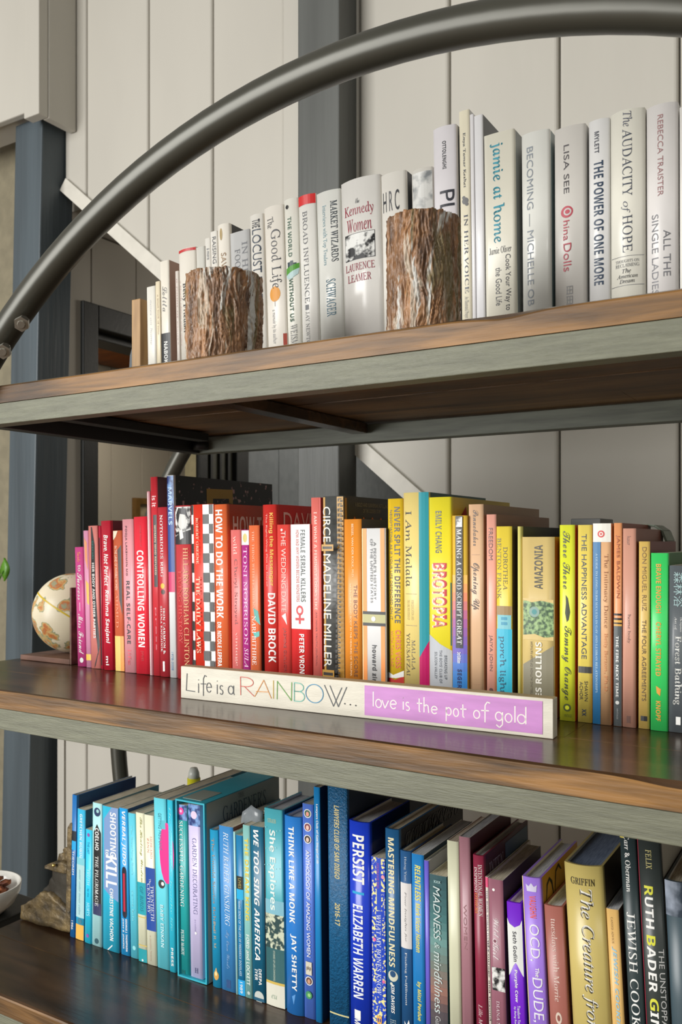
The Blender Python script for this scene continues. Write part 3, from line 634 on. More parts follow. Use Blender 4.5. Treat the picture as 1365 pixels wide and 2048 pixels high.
B(1, 383, 427, 1010, 'hc', (226, 52, 34), (60, 50, 48), 'orange red hardcover edged with a black and white checkerboard', chk, bulge=.002)
B(1, 428, 455, 1009.5, 'hc', (226, 100, 50), (168, 66, 36), 'orange hardcover with big white block title and orange cover beside it', [T('HOW TO DO THE WORK', 1020, 1236, .18, .72, W_, 'b'), T('DR. NICOLE LEPERA', 1244, 1332, .22, .56, W_, 'b'), RT('HOW TO', .12, 1.0, .065, .17, (216, 206, 196), 'b')], bx=535)
B(1, 462, 482.5, 1060, 'pb', (238, 112, 108), None, 'coral pink paperback with a one word serif title in pale ink', [T('wild', 1072, 1110, .25, .62, (250, 200, 190), 's'), T('Cheryl Strayed', 1118, 1250, .25, .62, (120, 50, 50), 's'), T('vintage', 1264, 1332, .3, .6, (250, 190, 180), 's')], Y=.896)
B(1, 483.5, 498, 1059.7, 'pb', (176, 44, 130), None, 'narrow magenta paperback with a white square on top', [R((228, 226, 216), 1061, 1090), D((196, 180, 90), 1076, .5, .28, .5), T('TONI MORRISON', 1096, 1290, .25, .75, (246, 190, 220), 's'), T('SULA', 1296, 1334, .25, .78, (246, 206, 226), 'i')], Y=.896)
B(1, 498.5, 519, 1051, 'pb', (232, 110, 62), (60, 48, 40), 'orange paperback with a small teal bird shape low on its spine', [T('THE THING WITH FEATHERS', 1062, 1216, .3, .52, (246, 180, 150), 's'), G((60, 160, 150), [(.35, 1216), (.8, 1222), (1, 1250), (.5, 1240)]), G((60, 170, 160), [(.3, 1266), (.9, 1262), (.9, 1272), (.5, 1276)]), T('NARI BITHIRE', 1232, 1330, .2, .6, W_, 's')], Y=.896)
B(1, 526, 554, 1010, 'hc', (206, 44, 38), (186, 36, 34), 'red hardcover with yellow title and white author name in block capitals', [T('Killing the Messenger', 1026, 1172, .52, .82, (236, 180, 60), 'b'), T('The Right-Wing Plot to Derail', 1028, 1172, .28, .42, (240, 190, 180), 'n'), T('DAVID BROCK', 1186, 1324, .42, .88, W_, 'b'), RT('DAVID', .14, 1.0, .04, .14, (226, 206, 196), 'n')], bx=640)
B(1, 555, 581, 1049.6, 'pb', (224, 66, 58), None, 'bright coral red paperback with thin white capitals and a small white heart', [D(W_, 1060, .35, .08), T('THE WEDDING DATE', 1062, 1224, .3, .66, (240, 190, 180), 'n'), G(W_, [(.3, 1232), (.6, 1226), (.7, 1250), (.5, 1240)]), T('JASMINE GUILLORY', 1256, 1350, .36, .62, (140, 36, 36), 'n')], Y=.896)
B(1, 582, 620, 1049, 'pb', (222, 44, 44), None, 'paperback half white and half red with a red female symbol', [R((226, 232, 228), 1049, 1258), T('FEMALE SERIAL KILLERS', 1060, 1204, .52, .76, BK, 'b'), T('HOW AND WHY WOMEN BECOME MONSTERS', 1060, 1204, .28, .44, (176, 60, 60), 'b'), D((200, 24, 34), 1221, .45, .19, .22), D((226, 232, 228), 1221, .45, .1, .12), R((200, 24, 34), 1228, 1248, .4, .5), R((200, 24, 34), 1236, 1241, .22, .68), T('PETER VRONSKY', 1268, 1372, .42, .68, W_, 'b')], Y=.896)
B(1, 621, 641.5, 995.6, 'pb', (240, 112, 102), (206, 60, 46), 'tall salmon paperback with faint white title left of the black and gold novel', [T('I AM WHAT A FEMINIST LOOKS LIKE', 1024, 1220, .3, .62, (250, 190, 176), 'b'), T('AN INNER TRUTH JOURNAL', 1224, 1332, .34, .54, (130, 44, 44), 'n'), R((206, 60, 46), 996, 1358, .88, 1)])
key = [R((186, 140, 50), 994, 1360, 0, .1), R((186, 140, 50), 994, 1360, .68, .98)]
for i in range(36):
    yy = 996+i*10
    key += [R((48, 44, 40), yy+1.5, yy+7.5, .72, .78), R((48, 44, 40), yy+1.5, yy+3.5, .78, .9), R((48, 44, 40), yy+5, yy+8.5, .84, .95)]
key += [R((186, 140, 50), 1089, 1102, .1, .68), R((48, 44, 40), 1093, 1098, .15, .62), R((186, 140, 50), 1338, 1354, .1, .68), R((48, 44, 40), 1343, 1349, .15, .62), T('CIRCE', 1014, 1084, .2, .56, (216, 214, 206), 'n'), T('MADELINE MILLER', 1108, 1332, .2, .56, (216, 214, 206), 'n')]
fl = []
for i in range(5):
    a = .12+i*.17
    fl.append(RG((206, 110, 40), [(a, .2), (a+.02, .13), (a+.07, .1), (a+.12, .13), (a+.15, .2), (a+.12, .2), (a+.07, .14), (a+.03, .2)]))
    fl.append(RG((206, 110, 40), [(a+.05, .2), (a+.07, .165), (a+.1, .2)]))
fl.append(RR((186, 130, 50), .01, .05, .01, .3))
B(1, 647, 688, 993, 'hc', (78, 80, 78), (34, 28, 24), 'black novel with gold Greek key border and thin white capitals', key+fl+[RT('A BOLD AND SUBVERSIVE RETELLING', .2, .85, .03, .05, (150, 140, 120), 'n'), RT('OF THE GODDESS STORY', .35, .7, .06, .08, (150, 140, 120), 'n')], bulge=.001, bx=790)
B(1, 689, 723, 1038.8, 'pb', (244, 138, 40), (24, 40, 84), 'plain orange paperback with dark blue cover edge and small dark title', [T('BESSEL VAN DER KOLK, M.D.', 1048, 1155, .42, .56, (252, 210, 160), 'n'), T('THE BODY KEEPS THE SCORE', 1170, 1354, .54, .74, (86, 44, 20), 'n'), T('BRAIN, MIND, AND BODY IN THE HEALING OF TRAUMA', 1168, 1352, .3, .42, (252, 214, 160), 'n')], Y=.896, d=.14)
B(1, 724.5, 772, 1057, 'pb', (228, 232, 226), (40, 40, 44), 'white paperback with two orange stripes and a black and tan band across the spine', [R((244, 150, 70), 1057, 1375, .02, .2), R((250, 226, 170), 1057, 1375, 0, .03), R((244, 150, 70), 1057, 1375, .78, .95), R((180, 176, 120), 1224, 1252, .02, .97), R(K_, 1223, 1229, .02, .97), R(K_, 1246, 1252, .02, .97), D(W_, 1238, .48, .09), T("A PEOPLE'S HISTORY", 1084, 1200, .5, .6, BK, 'n'), T('OF THE UNITED STATES', 1078, 1206, .36, .46, BK, 'n'), T('howard zinn', 1290, 1374, .42, .6, BK, 'b')], Y=.896)
B(1, 773.5, 806.5, 998, 'pb', (236, 190, 34), (200, 150, 20), 'golden yellow paperback with heavy navy title and a torn red foot', [T('NEVER SPLIT THE DIFFERENCE', 1014, 1246, .42, .8, (48, 50, 60), 'b'), T('NEGOTIATING AS IF YOUR LIFE DEPENDED ON IT', 1020, 1240, .12, .28, (70, 60, 50), 'n'), T('CHRIS VOSS', 1260, 1336, .46, .82, (206, 90, 50), 'b'), T('WITH TAHL RAZ', 1262, 1334, .14, .3, (206, 100, 50), 'n'), G((190, 36, 30), [(0, 1354), (.4, 1360), (1, 1350), (1, 1372), (0, 1372)]), G(W_, [(0, 1345), (.3, 1350), (1, 1340), (1, 1352), (.5, 1356), (0, 1356)])])
B(1, 807.5, 858, 986, 'hc', (230, 206, 122), (36, 84, 76), 'pale yellow hardcover, its jacket teal with a magenta corner at the right', [T('I Am Malala', 1022, 1174, .1, .37, (60, 58, 60), 's'), R((150, 130, 90), 1187.5, 1188.5, .1, .56), T('THE GIRL WHO STOOD UP', 1200, 1240, .17, .27, (160, 140, 90), 's'), T('FOR EDUCATION AND', 1200, 1240, .34, .44, (160, 140, 90), 's'), R((150, 130, 90), 1250.5, 1251.5, .1, .56), T('MALALA', 1280, 1340, .35, .49, (70, 64, 60), 's'), T('YOUSAFZAI', 1266, 1352, .12, .27, (70, 64, 60), 's'), R((44, 156, 170), 970, 1400, .66, 1), G((196, 16, 100), [(.66, 1314), (1, 1280), (1, 1380), (.66, 1380)])], bulge=.0035, bx=972)  # right cover: the jacket's teal with its grazing shade painted into the colour
B(1, 859, 903.5, 995, 'hc', (238, 216, 40), (204, 176, 36), 'bright yellow hardcover with red shadowed capitals over a grey wedge', [T('EMILY CHANG', 1022, 1106, .3, .58, (80, 84, 60), 'b'), G((176, 180, 186), [(0, 1270), (.5, 1288), (1, 1300), (1, 1380), (0, 1380)]), T('BROTOPIA', 1126, 1256, .18, .8, (196, 26, 44), 'b'), T('BROTOPIA', 1128, 1256, .13, .7, (250, 226, 200), 'b'), T('BREAKING UP', 1310, 1358, .68, .8, (80, 86, 96), 'b'), T("THE BOYS' CLUB OF", 1300, 1366, .46, .58, (80, 86, 96), 'b'), T('SILICON VALLEY', 1304, 1358, .24, .36, (80, 86, 96), 'b'), R((20, 90, 100), 1165, 1290, .95, 1), RG((160, 30, 24), [(.1, .11), (.17, .07), (.22, .04), (.24, .1), (.2, .16)])], bx=1020, bulge=.0015)
B(1, 905.5, 935, 1031.5, 'pb', (232, 186, 60), (190, 150, 50), 'paperback fading from yellow to violet and blue with a black title strip', GR([(1150, (238, 192, 66)), (1195, (226, 130, 90)), (1240, (170, 80, 150)), (1300, (96, 80, 180)), (1345, (40, 120, 200)), (1395, (30, 130, 200))])+[ R(K_, 1032, 1296, .24, .72), R(M_photo, 1034, 1054, .28, .7), T('MAKING A GOOD SCRIPT GREAT', 1058, 1288, .32, .66, W_, 'S'), T('3rd Edition', 1304, 1326, .35, .6, W_, 'b'), T('SEGER', 1338, 1376, .35, .62, (16, 40, 100), 'b')], Y=.895)
B(1, 936, 967.5, 1009, 'pb', (222, 180, 140), (150, 112, 76), 'tall beige paperback with ornate brown script title', [T('Pennebaker', 1020, 1092, .3, .66, (70, 54, 48), 'c'), R((170, 130, 100), 1109, 1110, .2, .75), T('Opening Up', 1126, 1220, .12, .72, (70, 54, 48), 'c'), R((170, 130, 100), 1368, 1369, .2, .75)], bx=1079)
B(1, 974, 993, 1029, 'pb', (230, 160, 140), (136, 92, 62), 'thin pinkish paperback with plain capitals and brown cover edge', [T('FREEDOM', 1056, 1120, .22, .66, (90, 56, 56), 'n'), T('JAIYA JOHN', 1270, 1342, .2, .62, (90, 56, 56), 'n'), D((90, 56, 56), 1380, .45, .2)], bx=1099)
B(1, 994, 1024.5, 1053, 'pb', (232, 204, 62), (56, 44, 34), 'yellow paperback with turquoise lower half and serif capitals', [T('DOROTHEA', 1094, 1180, .44, .72, (84, 78, 60), 's'), T('BENTON FRANK', 1076, 1198, .04, .3, (84, 78, 60), 's'), R((40, 180, 210), 1258, 1400), R((150, 120, 70), 1212, 1232), R((120, 190, 200), 1230, 1258, .05, .95), R((60, 150, 180), 1234, 1240, .3, .7), R((60, 150, 180), 1244, 1250, .3, .7), T('porch light', 1272, 1386, .12, .6, (30, 84, 110), 's')], Y=.897)
B(1, 1036, 1044.5, 1053, 'hc', (226, 216, 120), (34, 30, 26), 'thin pale yellow spine of a black covered book behind the thick tan novel', [], d=.16)
B(1, 1045.5, 1110, 1074, 'pb', (212, 186, 116), (160, 76, 24), 'thick tan paperback with jungle picture and title reading upward', [T('AMAZONIA', 1090, 1178, .38, .64, (66, 60, 44), 'b', 'u'), R(M_foliage, 1202, 1274, .03, .97), D((130, 160, 150), 1224, .38, .16, .16), D((60, 140, 140), 1224, .38, .08, .08), G((212, 186, 116), [(.03, 1200), (.3, 1205), (.6, 1201), (.97, 1206), (.97, 1199), (.03, 1197)]), G((212, 186, 116), [(.03, 1271), (.4, 1268), (.7, 1275), (.97, 1272), (.97, 1280), (.03, 1280)]), G((130, 124, 100), [(.03, 1330), (.97, 1290), (.97, 1420), (.03, 1420)]), T('BESTSELLING AUTHOR OF DEEP FATHOM', 1284, 1400, .26, .33, (90, 80, 60), 'n', 'u'), T('JAMES ROLLINS', 1284, 1450, .42, .66, (236, 232, 220), 'b', 'u')], Y=.897)
B(1, 1120.5, 1150.5, 1050, 'pb', (222, 228, 50), (190, 60, 20), 'lime yellow paperback with black handwriting and a small feather', [T('There There', 1062, 1178, .22, .68, (50, 56, 30), 'c'), G((50, 56, 30), [(.4, 1190), (.55, 1196), (.7, 1224), (.6, 1240), (.48, 1244), (.36, 1226), (.42, 1206)]), T('Tommy Orange', 1252, 1400, .12, .78, (50, 56, 30), 'c'), D((80, 90, 40), 1415, .5, .26), D((222, 228, 50), 1415, .5, .14), T('VINTAGE', 1428, 1434, .3, .8, (110, 116, 40), 'n', 'h')])
B(1, 1157, 1185, 1050, 'pb', (230, 206, 92), (190, 160, 60), 'mustard yellow paperback with spaced navy capitals and a short black band', [T('THE HAPPINESS ADVANTAGE', 1068, 1318, .26, .62, (36, 56, 84), 'n'), R((50, 50, 46), 1333, 1346, .03, 1), T('SHAWN', 1362, 1402, .48, .72, (50, 50, 46), 'n'), T('ACHOR', 1364, 1400, .12, .36, (50, 50, 46), 'n'), T('XX', 1418, 1432, .3, .6, (40, 56, 80), 'b')])
B(1, 1187, 1223, 1047, 'pb', (240, 178, 128), (210, 150, 100), 'paperback split lengthwise into blue and peach with a white top square', [R((226, 224, 214), 1046, 1084), D((206, 60, 60), 1068, .46, .2, .2), D((226, 224, 214), 1068, .46, .12, .12), D((206, 60, 60), 1068, .46, .06, .06), R((28, 108, 160), 1084, 1460, 0, .44), T('A GUIDE TO LONG-TERM SUCCESS IN GAY AND LESBIAN RELATIONSHIPS', 1106, 1386, .16, .28, (190, 216, 230), 's'), T('The Intimacy Dance', 1108, 1256, .58, .86, (150, 96, 60), 's'), T('Betty Berzon, Ph.D.', 1266, 1386, .6, .84, (200, 130, 84), 's')])
B(1, 1229, 1245, 1046, 'pb', (236, 150, 96), (140, 60, 40), 'slim orange and charcoal paperback with thin black and gold stripes midway', [R((82, 88, 90), 1252, 1460), R((226, 170, 80), 1240, 1252), R(K_, 1227, 1231), R(K_, 1236, 1240), R(K_, 1245, 1248), T('JAMES BALDWIN', 1070, 1196, .22, .72, (170, 90, 56), 'n'), T('THE FIRE NEXT TIME', 1272, 1394, .3, .62, W_, 'b'), D(W_, 1405, .48, .24), T('VINTAGE', 1416, 1438, .4, .6, (190, 190, 190))])
B(1, 1247, 1273, 1057, 'pb', (206, 148, 126), (130, 70, 52), 'dusty rose paperback with small dark serif words', [T('kaur', 1072, 1090, .32, .6, (120, 84, 76), 's'), T('home body', 1228, 1286, .34, .62, (100, 70, 64), 's'), R((110, 76, 66), 1432, 1446, .32, .62)])
B(1, 1279, 1301, 1083, 'pb', (214, 178, 90), (110, 34, 34), 'ochre paperback with small capitals left of the bright green book', [T('DON MIGUEL RUIZ', 1094, 1222, .3, .7, (120, 92, 50), 'n'), T('THE FOUR AGREEMENTS', 1240, 1402, .3, .68, (84, 66, 44), 'n'), R(K_, 1432, 1442, .2, .8)])
B(1, 1303, 1338, 1106, 'hc', (54, 206, 96), (10, 96, 30), 'vivid green small hardcover with orange lettering', [T('BRAVE ENOUGH', 1128, 1226, .3, .6, (220, 150, 40), 'b'), T('CHERYL STRAYED', 1244, 1352, .3, .6, (220, 150, 40), 'b'), G((220, 150, 40), [(.32, 1372), (.6, 1378), (.56, 1392), (.36, 1386)]), T('KNOPF', 1402, 1442, .32, .6, (220, 150, 40), 'b')], bulge=.001)
B(1, 1339.5, 1382, 1131, 'pb', (84, 90, 94), None, 'charcoal paperback with pale Chinese characters at the right end of the middle shelf', [T('森林浴', 1144, 1214, .22, .68, (150, 180, 180), 'n'), T('The Japanese', 1234, 1264, .5, .64, (220, 220, 216), 's'), T('Art of', 1234, 1260, .24, .38, (220, 220, 216), 's'), T('Forest Bathing', 1272, 1410, .2, .62, (226, 226, 220), 'S'), R(W_, 1434, 1450, .34, .56)], lift=0)
# ---- bottom shelf --------------------------------------------------------
last[2] = (P(141, 1874, .872).x-.004, .01, .3, .872)
B(2, 145, 154, 1589, 'hc', (20, 92, 158), (10, 44, 92), 'tall thin navy book with light blue band at the left end, bottom shelf', [R((30, 160, 220), 1682, 1700), R((24, 34, 44), 1662, 1682), T('THEOREM', 1702, 1750, .3, .7, W_, 'n'), T('1986', 1842, 1860, .3, .7, W_)], bx=272, bulge=.0005)
B(2, 155.5, 171, 1617, 'pb', (40, 156, 196), (10, 60, 90), 'slim paperback fading from teal through pale grey to an orange foot', [T('GRETCHEN RUBIN', 1628, 1716, .35, .68, (210, 232, 236), 'b'), R((120, 196, 208), 1716, 1730), R((168, 208, 210), 1730, 1836), T('outer order inner calm', 1740, 1830, .35, .6, (110, 160, 180), 'i'), D((60, 120, 140), 1843, .5, .26), R((232, 176, 80), 1850, 1900)], bx=205)
B(2, 172, 185, 1657.7, 'pb', (30, 172, 208), None, 'short cyan paperback with blocky pale letters, third from the left on the bottom shelf', [D((140, 80, 160), 1670, .45, .2), T('THE LAST', 1684, 1708, .3, .6, (20, 110, 160)), T('TRUTH', 1738, 1770, .25, .75, (150, 222, 240), 'b'), T('by the', 1778, 1794, .3, .6, (20, 110, 160)), T('HURTS', 1806, 1832, .25, .75, (150, 222, 240), 'b'), D((140, 80, 160), 1872, .45, .2)])
B(2, 185.5, 204.5, 1604, 'pb', (150, 198, 200), (120, 160, 160), 'pale aqua paperback with a black oval title panel', [D((24, 50, 90), 1624, .5, .34), D((150, 198, 200), 1622, .56, .14), G(K_, [(.15, 1665), (.5, 1648), (.9, 1665), (.95, 1820), (.1, 1820)]), R((48, 52, 90), 1806, 1830, .1, .97), T('COELHO', 1656, 1700, .32, .7, W_, 'b'), T('THE PILGRIMAGE', 1712, 1812, .32, .68, W_, 'S'), D((40, 80, 90), 1882, .5, .2)], bx=318)
B(2, 205.5, 237, 1610.6, 'pb', (34, 158, 190), (90, 110, 110), 'turquoise and lavender paperback with oversized white condensed title', [G((120, 150, 196), [(.1, 1640), (.6, 1612), (.98, 1612), (.98, 1800), (.5, 1792), (.06, 1780)]), T('SHOOTING', 1624, 1712, .5, .86, W_, 'b'), T('to', 1700, 1712, .2, .42, W_, 'b'), T('KILL', 1712, 1776, .22, .9, W_, 'b'), T('CHRISTINE VACHON', 1776, 1880, .46, .68, W_, 'b'), G(W_, [(.3, 1900), (.6, 1888), (.62, 1890), (.34, 1903)])], bx=330)
B(2, 238, 255.5, 1614.6, 'pb', (26, 136, 196), (10, 60, 110), 'blue paperback with slanted white title and a long red pill shape', [T('VERBAL JUDO', 1622, 1730, .25, .75, W_, 'k'), D((30, 24, 40), 1742, .5, .26, .4), D((30, 24, 40), 1826, .5, .26, .4), R((30, 24, 40), 1742, 1826, .24, .76), R((190, 30, 60), 1746, 1822, .38, .6), T('GEORGE J. THOMPSON', 1836, 1900, .55, .8, W_, 'b'), T('JERRY B. JENKINS', 1836, 1896, .22, .42, W_, 'b')])
B(2, 256.5, 271, 1625, 'pb', (74, 176, 196), None, 'plain pale teal paperback with faint lettering left of the cream birdlike titled one', [T('The Breathing Book', 1650, 1750, .3, .6, (130, 210, 220), 's'), T('donna farhi', 1780, 1840, .3, .6, (130, 210, 220)), D((140, 210, 216), 1894, .5, .22)])
B(2, 272, 288.5, 1624, 'pb', (212, 206, 172), (150, 140, 120), 'cream paperback with teal middle band and teal foot', [T('The Healing Wisdom', 1634, 1764, .4, .76, (150, 150, 84), 'c'), R((28, 160, 176), 1764, 1828), T('OF BIRDS', 1772, 1822, .35, .7, (20, 110, 130), 'i'), R((206, 180, 90), 1832, 1834), R((206, 180, 90), 1888, 1890), R((28, 150, 160), 1896, 1950), D(W_, 1918, .5, .1)], bx=340)
B(2, 289, 307.5, 1628.5, 'pb', (214, 202, 176), (150, 140, 120), 'cream paperback with a royal blue title block and pink script', [T('HOWARD', 1672, 1716, .58, .78, (206, 110, 100), 's'), T('ZINN', 1676, 1706, .26, .46, (206, 110, 100), 's'), R((26, 72, 156), 1735, 1860), T('The', 1757, 1767, .4, .6, W_, 's'), T('TWENTIETH', 1770, 1840, .52, .84, W_, 's'), T('CENTURY', 1767, 1826, .16, .46, W_, 's'), T('a peoples history', 1870, 1920, .3, .5, (180, 150, 130), 's')])
B(2, 308, 332, 1594.6, 'pb', (84, 186, 200), (60, 130, 150), 'aqua paperback with a hot pink half circle on its spine', [T('GETTING PREGNANT', 1626, 1700, .34, .6, (50, 130, 146), 'n'), D((226, 46, 140), 1704, .98, .58, 1.9), R((84, 186, 200), 1640, 1657, .5, 1), D((50, 56, 60), 1767, .5, .27), D(W_, 1766, .6, .12), T('BABY EINKAN', 1808, 1892, .36, .62, (190, 226, 230), 'b')], bx=424, d=.19)
# slipcase holding two gardening books
sb = B(2, 334.5, 345.5, 1599, 'pb', (36, 170, 196), (40, 150, 180), 'thin turquoise book squeezed against the left side of the slipcase', [T('The dream of a healthy life', 1612, 1860, .3, .7, (130, 220, 226), 'i'), T('PRESS', 1894, 1930, .3, .7, W_, 'b')], s=-.018)
cx0, cx1 = P(347, 1597, .868).x, P(405, 1604, .868).x
cdx = PX(554, cx1)-.868
ch = P(350, 1597, .868).z-CZ-SH[2]
sc_ = thing('slipcase', 'turquoise open fronted slipcase with a grey printed side holding two gardening books', 'slipcase', ((cx0+cx1)/2+.0075, .868, CZ+SH[2]+.0004), (0, -.018, 0))
hw = (cx1-cx0)/2
mt = cover((36, 168, 190)); mg = cover((128, 128, 118))
bm = bmesh.new()
add_box(bm, -hw, -hw+.0022, 0, cdx, 0, ch); 
for f in add_box(bm, hw-.0022, hw, 0, cdx, 0, ch): pass
add_box(bm, -hw+.0022, hw-.0022, 0, cdx, 0, .0022); add_box(bm, -hw+.0022, hw-.0022, 0, cdx, ch-.0022, ch)
add_box(bm, -hw+.0022, hw-.0022, cdx-.002, cdx, .0022, ch-.0022)
obj('case', bm, mt, sc_)
bm = bmesh.new(); add_box(bm, hw, hw+.0005, .004, cdx, .0, ch-.001)
side = obj('side_print', bm, mat('grey_jacket', (176, 174, 160), .4, var=.1, scale=8), sc_)
box('top_label', -hw+.006, hw-.012, .008, .05, ch, ch+.0004, cover((150, 160, 150)), sc_)
sb_ = Bk(); sb_.w = hw*2+.001; sb_.h = ch; sb_.d = cdx; sb_.yf = lambda x: 0; sb_.root = side; sb_.bulge = 0
texts.append((sb_, "GARDENER'S", .22*cdx, .80*cdx, ch*.855, ch*.945, (70, 80, 86), 's', 'h', .0004, 'side'))
texts.append((sb_, "THE", .42*cdx, .50*cdx, ch*.958, ch*.985, (90, 96, 96), 's', 'h', .0004, 'side'))
pl, ph_, hh, yy_ = last[2]
def inner(xa, xb, colr, marks, label):
    sv = SH[2]; SH[2] = sv+.0026; last.pop(2, None)
    b = B(2, xa, xb, 1607, 'pb', colr, None, label, marks, s=-.018, Y=.872, d=cdx-.01); SH[2] = sv; return b
inner(351, 374, (24, 140, 140), [R(M_blueart, 1600, 1640), D((226, 60, 150), 1622, .5, .24), D((246, 190, 220), 1622, .5, .1), T('SUCCESSFUL GARDENING', 1642, 1812, .32, .66, W_, 's'), T('PETER McHOY', 1858, 1908, .34, .6, W_, 's'), T('H', 1938, 1948, .35, .65, (20, 90, 90), 'S', 'h')], 'deep teal gardening book with pink flower, left of the two in the slipcase')
inner(376.5, 400, (178, 168, 206), [R(M_blueart, 1604, 1652), D((220, 200, 226), 1630, .5, .26), T('GARDEN DECORATING', 1676, 1828, .32, .66, (110, 110, 150), 's'), T('in a weekend', 1838, 1862, .4, .56, (150, 140, 180), 'i'), D(W_, 1865, .5, .08), T('H', 1934, 1944, .35, .65, (90, 90, 130), 'S', 'h'), R((130, 124, 190), 1956, 2000)], 'lavender gardening book, right of the two in the slipcase')
last[2] = (sc_.location.x+hw+.0008+.004, -.018, ch, .87)
B(2, 407.5, 437, 1655, 'hc', (18, 128, 170), (24, 60, 90), 'teal blue hardcover with faded gold script right beside the slipcase', [T('The Untold Stories Behind', 1674, 1860, .3, .62, (176, 140, 110), 's'), T('Paul R. M.', 1840, 1895, .32, .6, (196, 170, 120), 's'), D((210, 160, 80), 1946, .5, .28, .4), D((240, 214, 150), 1942, .5, .14, .2), T('A', 1930, 1940, .3, .7, (230, 190, 120), 'S', 'h')])
B(2, 438.5, 466, 1650, 'pb', (46, 116, 176), (120, 60, 40), 'mid blue paperback with spaced white italic serif name', [T('RUTH BADER GINSBURG', 1664, 1850, .32, .68, (214, 226, 236), 'i'), T('My Own Words', 1860, 1936, .3, .62, (120, 160, 200), 'c'), R((30, 70, 120), 1958, 1974, .35, .65)], bx=560)
B(2, 467, 470.5, 1663, 'pb', (150, 200, 196), None, 'very thin pale green booklet right of the mid blue italic lettered paperback', [])
B(2, 471.5, 485.5, 1669, 'pb', (16, 104, 150), (80, 110, 100), 'slim dark blue paperback with a black label and cyan blocks', [R((40, 44, 34), 1752, 1778, .05, .95), T('LIVES', 1756, 1776, .3, .7, (180, 160, 90)), R((30, 170, 220), 1778, 1798), T('MAKE SENSE OF THE LIFE OF FREDERICK DOUGLASS', 1802, 1950, .25, .6, (170, 200, 220), 'b'), R((30, 160, 220), 1958, 2000), T('1989', 1962, 1984, .3, .7, W_)])
B(2, 486, 500, 1649, 'pb', (110, 164, 160), (120, 150, 140), 'slim grey green paperback with yellow and white capitals', [T('THE DREAM KING', 1676, 1840, .25, .75, (230, 200, 60), 'b'), T('FORD and LOCKETT', 1868, 1968, .25, .75, (216, 226, 220), 'b'), D((180, 196, 190), 1984, .5, .2)])
B(2, 501, 527, 1650, 'pb', (14, 82, 110), (190, 66, 44), 'dark petrol paperback with large white slanted capitals', [T('WE TOO SING AMERICA', 1660, 1920, .24, .64, W_, 'k'), T('DEEPA', 1936, 1968, .5, .72, W_, 'b'), T('IYER', 1938, 1960, .2, .42, W_, 'b'), D((190, 196, 190), 1992, .5, .36), R((14, 82, 110), 1994, 2004, .1, .9)])
B(2, 529, 565.5, 1614.7, 'hc', (56, 144, 156), (20, 60, 80), 'teal hardcover with a treetop picture and white foot, large rounded white title', [T('STRAUB', 1638, 1646, .2, .65, (200, 206, 160), 's', 'h'), T('She Explores', 1660, 1820, .2, .62, (220, 232, 226), 'b'), R((124, 180, 196), 1800, 1832), R((40, 92, 96), 1832, 1966), R(M_trees, 1828, 1896), T('STORIES OF LIFE-CHANGING', 1900, 1960, .42, .52, (200, 210, 190), 'n'), R((206, 176, 84), 1962, 1967), R((214, 212, 196), 1967, 2040), T('eu', 1988, 1996, .3, .6, (150, 170, 150), 'i', 'h')]+[D((190, 220, 220), 1625+((k*37) % 150), ((k*53) % 97)/100.0+.01, .018) for k in range(16)], bx=628, bulge=.001)
B(2, 569.5, 604.5, 1629, 'hc', (28, 104, 180), (14, 60, 120), 'royal blue hardcover with spaced white sans capitals', [T('THINK LIKE A MONK', 1652, 1844, .3, .62, W_, 'b'), T('JAY SHETTY', 1866, 1978, .34, .68, W_, 'b'), G((90, 150, 210), [(.4, 1990), (.6, 1984), (.5, 2006)])])
faces = []
for (yy, ca, cb) in ((1627, (40, 90, 70), (230, 150, 130)), (1654, (120, 50, 70), (230, 190, 170)), (1678, (50, 40, 40), (220, 190, 170)), (1960, (90, 60, 50), (200, 150, 120))):
    faces += [D(W_, yy, .48, .34), D(ca, yy, .48, .28), D(cb, yy+1, .48, .14, .18)]
B(2, 605.5, 627, 1606, 'pb', (62, 96, 180), (40, 60, 130), 'periwinkle paperback with little round portrait badges above and below the title', faces+[T('ANTHOLOGY OF AMAZING WOMEN', 1700, 1912, .32, .66, W_, 'n'), R((206, 200, 180), 1922, 1948, .2, .75), T('pkp', 1930, 1940, .28, .68, (110, 90, 80), 'b', 'h'), D((60, 140, 90), 1988, .46, .3), D((150, 200, 120), 1988, .5, .14)], bx=640)
B(2, 628, 640, 1573, 'pb', (14, 108, 168), (8, 30, 60), 'tall bright blue booklet with small white bold lettering near the top', [T('Lawyers Club of San Diego at 40', 1608, 1726, .3, .75, (226, 232, 236), 'b')], d=.22)
B(2, 655.5, 695, 1564, 'hc', M_leath and (24, 92, 136), (10, 30, 52), 'tall textured blue yearbook with gold title and a gold line at its foot', [T('LAWYERS CLUB OF SAN DIEGO', 1611, 1757, .34, .6, (206, 190, 130), 'k'), T('2016-17', 1806, 1850, .34, .6, (206, 190, 130), 'b'), R((206, 196, 140), 2026, 2029, .02, .98)], mainmat=M_leath, d=.24, bulge=.001)
B(2, 699, 741, 1638.6, 'hc', (16, 44, 168), (8, 22, 66), 'deep blue hardcover with tall white condensed lettering and a cyan dash', [T('PERSIST', 1669, 1766, .2, .76, W_, 'b'), R((40, 160, 210), 1782, 1787, .18, .74), T('ELIZABETH WARREN', 1808, 1994, .2, .68, (226, 230, 236), 'b'), R(W_, 2018, 2034, .25, .55), T('M', 2034, 2046, .25, .55, W_, 'b')], bx=820, rough=.2)
